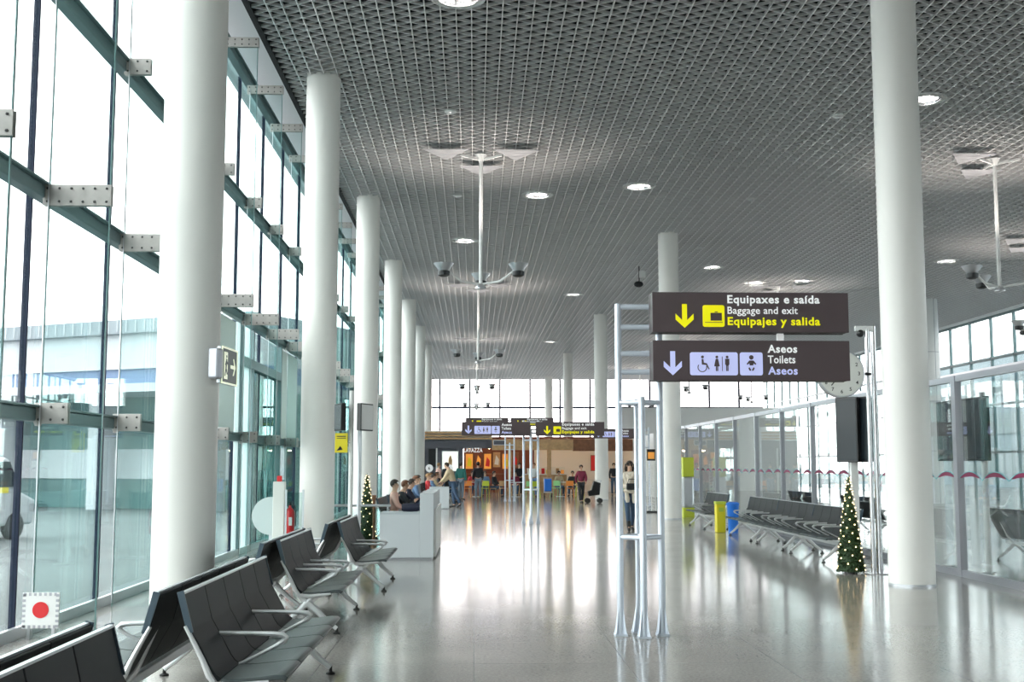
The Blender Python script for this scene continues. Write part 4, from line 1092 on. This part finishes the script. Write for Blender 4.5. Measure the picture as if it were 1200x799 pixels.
# lounge benches behind the right partition
def lounge_bench(label, loc, rz, n=4): return bench(n, label, loc, rz, [1, 2, 3], [0.6, n - 0.6])
lounge_bench('lounge bench just behind the right glass, beside the near screen post', (8.9, 18.4, 0), PI / 2, 4)
lounge_bench('lounge bench behind the right glass, farther from the partition', (11.3, 21.5, 0), 0, 5)
lounge_bench('lounge bench at the back of the right lounge, toward the outer windows', (15.2, 27.0, 0), 0, 5)
lounge_bench('lounge bench behind the partition, seen above the long bench run', (9.0, 26.6, 0), PI / 2, 5)
lounge_bench('lounge bench behind the partition, farther down the lounge', (9.0, 31.5, 0), PI / 2, 5)
t = thing('stair_balustrade', 'glass balustrade with slanted dark posts inside the right lounge', 'balustrade', (9.6, 20.0, 0), math.radians(-18))
MB().box(0, 6.0, -0.008, 0.008, 0.12, 1.05).build('pane', 'facade_glass', t)
m = MB()
for i in range(7): MB().bar((i * 1.0 + 0.25, 0, 0), (i * 1.0 - 0.05, 0, 1.1), 0.05, 0.03).build('slanted_post', 'frame_grey', t)
MB().tube([(0, 0, 1.1), (6.0, 0, 1.1)], 0.025, 8).build('hand_rail', 'black', t)

# ------------------------------------------------------------ people
def skin_mesh(V, E, Rr, root=0, lvl=1):
    me = bpy.data.meshes.new('sk'); me.from_pydata(V, E, []); ob = bpy.data.objects.new('sk', me); C.objects.link(ob)
    mo = ob.modifiers.new('s', 'SKIN'); mo.use_smooth_shade = True
    for i, v in enumerate(me.skin_vertices[0].data):
        r_ = Rr[i]; v.radius = r_ if isinstance(r_, tuple) else (r_, r_); v.use_root = (i == root)
    su = ob.modifiers.new('u', 'SUBSURF'); su.levels = lvl; su.render_levels = lvl
    bpy.context.view_layer.update()
    out = bpy.data.meshes.new_from_object(ob.evaluated_get(bpy.context.evaluated_depsgraph_get()))
    bpy.data.objects.remove(ob); bpy.data.meshes.remove(me)
    return out
def pose_joints(pose):
    J = dict(pelvis=(0, 0, .95), waist=(0, 0, 1.10), chest=(0, .01, 1.30), nb=(0, .01, 1.44), neck=(0, 0, 1.50), hl=(0, -.015, 1.56), hm=(0, -.01, 1.63), ht=(0, .005, 1.69),
             nose=(0, -.105, 1.60))
    for sd, n in ((-1, 'l'), (1, 'r')):
        J['sh' + n] = (sd * .17, .01, 1.40); J['el' + n] = (sd * .22, .03, 1.13); J['wr' + n] = (sd * .22, -.07, .90); J['hd' + n] = (sd * .215, -.10, .83)
        J['hip' + n] = (sd * .085, 0, .90); J['kn' + n] = (sd * .095, -.015, .50); J['an' + n] = (sd * .095, .02, .09); J['toe' + n] = (sd * .105, -.13, .035)
    if pose == 'walk':
        J.update(knl=(-.09, -.14, .52), anl=(-.085, -.24, .11), toel=(-.09, -.38, .06), knr=(.09, .06, .50), anr=(.085, .26, .14), toer=(.09, .16, .035),
                 ell=(-.22, .10, 1.15), wrl=(-.20, .05, .92), hdl=(-.2, .02, .85), elr=(.22, -.04, 1.14), wrr=(.17, -.22, .98), hdr=(.16, -.27, .95))
    if pose == 'hold':
        J.update(knl=(-.08, -.13, .52), anl=(-.06, -.20, .10), toel=(-.07, -.33, .04), knr=(.08, .04, .50), anr=(.06, .16, .11), toer=(.07, .03, .035),
                 ell=(-.22, .02, 1.15), wrl=(-.06, -.20, 1.08), hdl=(.01, -.24, 1.07), elr=(.22, .0, 1.14), wrr=(.10, -.20, 1.02), hdr=(.04, -.25, 1.01))
    if pose in ('sit', 'sitlean'):
        for k in list(J):
            if k[:2] in ('kn', 'an', 'to'): continue
            x_, y_, z_ = J[k]; J[k] = (x_, y_, z_ - .42)
        for sd, n in ((-1, 'l'), (1, 'r')):
            J['kn' + n] = (sd * .10, -.42, .50); J['an' + n] = (sd * .10, -.40, .09); J['toe' + n] = (sd * .11, -.54, .035)
            J['el' + n] = (sd * .22, -.06, .74); J['wr' + n] = (sd * .14, -.28, .63); J['hd' + n] = (sd * .11, -.34, .61)
        if pose == 'sitlean':
            for k, ang in (('waist', .12), ('chest', .28), ('nb', .33), ('neck', .36), ('hl', .36), ('hm', .36), ('ht', .36), ('nose', .36), ('shl', .3), ('shr', .3)):
                x_, y_, z_ = J[k]; r_ = z_ - .53; J[k] = (x_, y_ * math.cos(ang) - r_ * math.sin(ang) * .8, .53 + r_ * math.cos(ang * .8))
            for sd, n in ((-1, 'l'), (1, 'r')): J['el' + n] = (sd * .2, -.30, .68); J['wr' + n] = (sd * .10, -.42, .78); J['hd' + n] = (sd * .06, -.45, .83)
    if pose == 'lean':
        for k in ('waist', 'chest', 'nb', 'neck', 'hl', 'hm', 'ht', 'nose', 'shl', 'shr'):
            x_, y_, z_ = J[k]; r_ = z_ - .95; J[k] = (x_, y_ - r_ * .42, .95 + r_ * .93)
        for sd, n in ((-1, 'l'), (1, 'r')): J['el' + n] = (sd * .2, -.30, 1.08); J['wr' + n] = (sd * .16, -.48, .96); J['hd' + n] = (sd * .15, -.54, .92)
        J.update(knr=(.1, .12, .50), anr=(.1, .30, .13), toer=(.1, .20, .035), knl=(-.1, -.06, .5), anl=(-.1, 0.0, .09), toel=(-.1, -.15, .035))
    return J
RAD = dict(pelvis=(.145, .11), waist=(.125, .095), chest=(.155, .11), nb=.075, neck=.052, hl=(.062, .075), hm=(.078, .095), ht=(.05, .06), nose=.016,
           sh=.062, el=.043, wr=.028, hd=.034, hip=.088, kn=.058, an=.038, toe=.034)
def rad_of(k): return RAD[k] if k in RAD else RAD[k[:-1]]
def sub_skin(J, keys, edges, grow, over=None, lvl=1):
    idx = {k: i for i, k in enumerate(keys)}
    R_ = []
    for k in keys:
        r_ = rad_of(k)
        if over and k in over: r_ = over[k]
        R_.append(tuple(q + grow for q in r_) if isinstance(r_, tuple) else r_ + grow)
    return skin_mesh([J[k] for k in keys], [(idx[a], idx[b2]) for a, b2 in edges], R_, 0, lvl)
def person(label, x, y, rz, H, pose, top, legs, hair='hair_dark', long_hair=False, z0=0.0, extras=None, shoes='black', coat=False):
    t = thing('person', label, 'person', (x, y, z0), rz)
    k_ = H / 1.73
    J = pose_joints(pose)
    keys = ['pelvis', 'waist', 'chest', 'nb', 'neck', 'hl', 'hm', 'ht', 'nose']
    ed = [('pelvis', 'waist'), ('waist', 'chest'), ('chest', 'nb'), ('nb', 'neck'), ('neck', 'hl'), ('hl', 'hm'), ('hm', 'ht'), ('hm', 'nose')]
    for n in 'lr':
        keys += ['sh' + n, 'el' + n, 'wr' + n, 'hd' + n, 'hip' + n, 'kn' + n, 'an' + n, 'toe' + n]
        ed += [('chest', 'sh' + n), ('sh' + n, 'el' + n), ('el' + n, 'wr' + n), ('wr' + n, 'hd' + n), ('pelvis', 'hip' + n), ('hip' + n, 'kn' + n), ('kn' + n, 'an' + n), ('an' + n, 'toe' + n)]
    me = sub_skin(J, keys, ed, 0.0)
    # fingers, eyes and mouth joined into the body
    m = MB(); m.v = [tuple(v.co) for v in me.vertices]; m.f = [tuple(p.vertices) for p in me.polygons]; m.mi = [0] * len(m.f)
    for n, sd in (('l', -1), ('r', 1)):
        w_ = Vector(J['wr' + n]); h_ = Vector(J['hd' + n]); d = (h_ - w_).normalized(); s_ = d.cross(Vector((0, 0, 1)))
        s_ = (s_.normalized() if s_.length > 0.3 else Vector((0, 1, 0))); c_ = d.cross(s_).normalized()
        for q, L in enumerate((.062, .072, .068, .054)):
            p = h_ + s_ * (q - 1.5) * 0.018 + d * 0.012
            m.tube([p, p + d * L * .5 + c_ * 0.004, p + d * L * .85 + c_ * 0.018], [.0095, .0085, .006], 6)
        p = w_.lerp(h_, .6) + s_ * -0.026
        m.tube([p, p + d * .028 - s_ * .022, p + d * .058 - s_ * .026], [.011, .0095, .007], 6)
    hm = Vector(J['hm']); ns = Vector(J['nose']); fw = (ns - hm); fw.normalize(); rt = Vector((1, 0, 0)); upv = rt.cross(fw) * -1
    if upv.z < 0: upv = -upv
    m.m = 1
    for sd in (-1, 1): m.sphere(hm + fw * 0.078 + rt * sd * 0.030 + upv * 0.012, 0.012, 6, 4)
    m.sphere(hm + fw * 0.074 - upv * 0.062, 0.014, 6, 4, (1.6, .6, .4))
    m.m = 0
    for sd in (-1, 1): m.sphere(hm + rt * sd * 0.078 - upv * 0.005, 0.022, 6, 4, (.4, .8, 1.3))
    m.build('body', ['skin', 'hair_dark'], t, smooth=True)
    bpy.data.meshes.remove(me)
    # clothing
    def cloth(name, keys_, ed_, grow, mt, over=None):
        me_ = sub_skin(J, keys_, ed_, grow, over); me_.materials.clear(); me_.materials.append(MATS[mt]); me_.name = name
        o = bpy.data.objects.new(name, me_); C.objects.link(o); o.parent = t; return o
    tk = ['pelvis', 'waist', 'chest', 'nb']; te = [('pelvis', 'waist'), ('waist', 'chest'), ('chest', 'nb')]
    for n in 'lr': tk += ['sh' + n, 'el' + n, 'wr' + n]; te += [('chest', 'sh' + n), ('sh' + n, 'el' + n), ('el' + n, 'wr' + n)]
    cloth('jacket' if coat else 'top', tk, te, 0.030 if coat else 0.016, top)
    lk = ['pelvis']; le = []
    for n in 'lr': lk += ['hip' + n, 'kn' + n, 'an' + n]; le += [('pelvis', 'hip' + n), ('hip' + n, 'kn' + n), ('kn' + n, 'an' + n)]
    cloth('trousers', lk, le, 0.014, legs)
    m = MB()
    for n in 'lr':
        a = Vector(J['an' + n]); b2 = Vector(J['toe' + n]); m.tube([a + (a - b2).normalized() * .05 + Vector((0, 0, -.045)), a.lerp(b2, .4) + Vector((0, 0, -.015)), b2, b2 + (b2 - a).normalized() * .05 + Vector((0, 0, 0))], [.036, .045, .042, .028], 8)
        if long_hair and shoes == 'black': m.tube([a + Vector((0, 0, -.03)), a + Vector((0, 0, .16))], [.05, .055], 8)
    m.build('shoes', shoes, t, smooth=True)
    m = MB(); c = hm - fw * 0.016 + upv * 0.022
    m.sphere(c, 0.1, 12, 8, (.95, 1.08, 1.02))
    # cut the face opening: remove front lower quads
    keep = []
    for f_ in m.f:
        ce = sum((Vector(m.v[i]) for i in f_), Vector()) / len(f_) - c
        if ce.dot(fw) > 0.03 and ce.dot(upv) < 0.052: continue
        if ce.dot(upv) < -0.055 and ce.dot(fw) > -0.02: continue
        keep.append(f_)
    m.f = keep; m.mi = [0] * len(keep)
    if long_hair:
        for sd in (-1, -.4, .4, 1):
            b3 = c + rt * sd * 0.075 - fw * (0.02 + 0.05 * (1 - abs(sd)))
            m.tube([b3, b3 - upv * 0.12 + rt * sd * .012, b3 - upv * 0.25 + rt * sd * .01], [.038, .040, .016], 8)
    m.build('hair', hair, t, smooth=True)
    if extras: extras(t, J)
    t.scale = (k_, k_, k_)
    return t
mat('hair_dark', (0.03, 0.018, 0.012), 0.6); mat('hair_brown', (0.16, 0.06, 0.025), 0.6); mat('hair_fair', (0.35, 0.20, 0.09), 0.6)
mat('cream', (0.72, 0.62, 0.52), 0.8, bump=0.5, bscale=90); mat('denim', (0.05, 0.09, 0.16), 0.75); mat('denim_light', (0.22, 0.28, 0.36), 0.75)
mat('tan', (0.58, 0.46, 0.30), 0.8); mat('teal_cloth', (0.04, 0.22, 0.20), 0.8); mat('dark_cloth', (0.02, 0.022, 0.028), 0.8); mat('maroon', (0.20, 0.02, 0.05), 0.8)
mat('pink_cloth', (0.75, 0.45, 0.38), 0.8); mat('grey_cloth', (0.22, 0.23, 0.26), 0.8); mat('blue_cloth', (0.15, 0.25, 0.42), 0.8); mat('white_cloth', (0.75, 0.75, 0.75), 0.8); mat('red_cloth', (0.6, 0.05, 0.06), 0.8)
def lady_extras(t, J):
    m = MB(); hm = Vector(J['hm'])
    for sd in (-1, 1): m.sphere((sd * 0.032, hm.y - 0.085, hm.z + 0.012), 0.027, 10, 6, (1.1, .35, .8))
    m.bar((-0.03, hm.y - 0.092, hm.z + 0.015), (0.03, hm.y - 0.092, hm.z + 0.015), 0.006, 0.008)
    m.build('sunglasses', 'black', t, smooth=True)
    m = MB(); m.tube([(-.10, -.02, 1.42), (-.06, -.12, 1.36), (0, -.15, 1.30), (.06, -.12, 1.36), (.10, -.02, 1.42), (0, .09, 1.46)], 0.05, 10, closed=True)
    m.tube([(-0.02, -.14, 1.33), (-.05, -.17, 1.12), (-.04, -.15, .98)], [.05, .045, .03], 8)
    m.build('scarf', 'cream', t, smooth=True)
    m = MB(); m.tube([(-.17, -.22, 1.0), (0, -.29, .99), (.17, -.22, .98)], [.06, .08, .06], 10, flat=0.7); m.tube([(-.12, -.26, .97), (-.10, -.27, .80), (-.09, -.26, .72)], [.05, .06, .04], 8); m.tube([(.08, -.26, .95), (.08, -.27, .78), (.07, -.26, .70)], [.06, .06, .04], 8)
    m.build('folded_coat', 'cream', t, smooth=True)
person('woman with long dark hair and sunglasses walking towards the camera in a cream scarf', 3.84, 29.64, 0.0, 1.70, 'hold', 'cream', 'denim', 'hair_dark', True, extras=lady_extras, coat=True)
t = thing('handbag', 'black handbag carried by the walking woman at her waist', 'bag', (3.84, 29.28, 1.09))
MB().box(-0.13, 0.13, -0.05, 0.05, -0.08, 0.08).build('body', 'black', t, bevel=0.02)
MB().tube([(-0.1, 0, 0.07), (-0.07, 0, 0.18), (0.07, 0, 0.18), (0.1, 0, 0.07)], 0.01, 8).build('handle', 'black', t, smooth=True)
person('person in tan jacket and dark jeans leaning forward beside the farther gate desk', -0.80, 46.3, -PI / 2 - 0.3, 1.74, 'lean', 'tan', 'denim', coat=True)
person('person in teal-green jacket and jeans standing before the cafe', -0.62, 55.4, PI - 0.4, 1.72, 'stand', 'teal_cloth', 'denim_light', coat=True)
person('person in dark jacket and light jeans standing at the cafe with back turned', 0.17, 56.8, PI + 0.2, 1.74, 'stand', 'dark_cloth', 'denim_light', coat=True)
person('person in maroon coat and dark trousers walking from the cafe towards the camera', 4.48, 50.4, 0.1, 1.60, 'walk', 'maroon', 'dark_cloth', coat=True)
sx = -1.80
seat = [(27.2, 'pink_cloth', 'dark_cloth', 'hair_dark', 'sit', 'traveller in pink top on the bench behind the step-shaped desk'),
        (28.2, 'dark_cloth', 'dark_cloth', 'hair_brown', 'sitlean', 'brown-haired traveller leaning forward in dark clothes behind the step-shaped desk'),
        (36.9, 'blue_cloth', 'denim', 'hair_brown', 'sit', 'traveller in blue, nearer one of the pair between fourth and fifth left columns'),
        (38.4, 'grey_cloth', 'denim', 'hair_dark', 'sit', 'traveller in grey, farther one of the pair between fourth and fifth left columns'),
        (46.7, 'red_cloth', 'denim', 'hair_fair', 'sit', 'fair-haired traveller in red in the seated crowd before the shops'),
        (47.6, 'blue_cloth', 'dark_cloth', 'hair_dark', 'sitlean', 'traveller in blue leaning forward in the seated crowd'),
        (48.4, 'pink_cloth', 'denim', 'hair_fair', 'sit', 'fair-haired traveller in pink in the seated crowd before the shops'),
        (49.8, 'navy', 'denim', 'hair_brown', 'sit', 'brown-haired traveller in navy in the seated crowd'),
        (50.8, 'dark_cloth', 'dark_cloth', 'hair_dark', 'sit', 'dark-haired traveller in black in the middle of the seated crowd'),
        (51.5, 'tan', 'denim', 'hair_brown', 'sitlean', 'traveller in tan leaning forward at the middle of the crowd'),
        (54.9, 'grey_cloth', 'dark_cloth', 'hair_dark', 'sit', 'traveller in grey on the farthest bench'),
        (56.1, 'dark_cloth', 'denim', 'hair_brown', 'sit', 'brown-haired traveller in black on the farthest bench')]
for y_, tp_, lg_, hr_, lb in ((52.2, 'dark_cloth', 'denim', 'hair_dark', 'dark-haired traveller in black on the short bench by the tan jacket'), (52.9, 'maroon', 'dark_cloth', 'hair_fair', 'fair-haired traveller in maroon on the short bench by the tan jacket'),
                               (53.6, 'navy', 'denim', 'hair_brown', 'traveller in navy on the short bench by the tan jacket')):
    person(lb, -1.18, y_, PI / 2, 1.68, 'sit', tp_, lg_, hr_)
seat.append((31.2, 'navy', 'dark_cloth', 'hair_dark', 'sitlean', 'dark-haired traveller in navy past the two nearest seated travellers'))
for y_, tp_, lg_, hr_, ps_, lb in seat:
    person(lb, sx + (0.07 if y_ > 54 else 0), y_, PI / 2, 1.68, ps_, tp_, lg_, hr_)
st = [(-1.35, 57.5, 0.8, 'dark_cloth', 'denim', 'stand', 'hair_dark', 'dark-haired person in black standing at the crowd left of the tan jacket'),
      (-1.75, 59.0, 2.0, 'pink_cloth', 'dark_cloth', 'stand', 'hair_fair', 'fair-haired person in pink standing before the grey shop wall'),
      (3.0, 60.6, 0.0, 'white_cloth', 'blue_cloth', 'stand', 'hair_brown', 'person in white shirt standing in the cafe behind the middle ladder'),
      (2.35, 62.8, 0.4, 'dark_cloth', 'dark_cloth', 'stand', 'hair_dark', 'person all in black standing in the cafe right of the farthest ladder'),
      (7.35, 63.2, 0.0, 'dark_cloth', 'denim', 'stand', 'hair_dark', 'person in black standing right of the third centre column')]
for x_, y_, rz_, tp_, lg_, ps_, hr_, lb in st: person(lb, x_, y_, rz_, 1.70, ps_, tp_, lg_, hr_)
cs = [(-0.1, 62.1, 0.2, 'red_cloth', 'person in red seated in the cafe, leftmost'), (0.55, 62.0, 0.0, 'blue_cloth', 'person in blue seated in the cafe beside the dark jacket man'), (1.0, 61.2, 1.2, 'dark_cloth', 'person in black seated in the cafe by the yellow-green chair'),
      (2.1, 62.0, 0.0, 'maroon', 'person in maroon seated in the cafe by the farthest ladder'), (5.1, 62.4, -0.3, 'dark_cloth', 'person in black seated behind the walker in maroon'), (4.4, 62.6, 0.3, 'tan', 'person in tan seated behind the orange chair')]
for x_, y_, rz_, tp_, lb in cs:
    person(lb, x_, y_, rz_, 1.70, 'sit', tp_, 'denim', 'hair_dark')
    ss = MB().box(-0.18, 0.18, -0.18, 0.18, 0.41, 0.44)
    for a_ in (-1, 1):
        for b_ in (-1, 1): ss.bar((a_ * .15, b_ * .15, 0.42), (a_ * .18, b_ * .18, 0), 0.025, 0.025)
    o = ss.build('cafe_stool', 'wood', loc=(x_, y_, 0), rz=rz_)
    tag(o, lb.replace('person', 'wooden stool under the person'), 'stool')
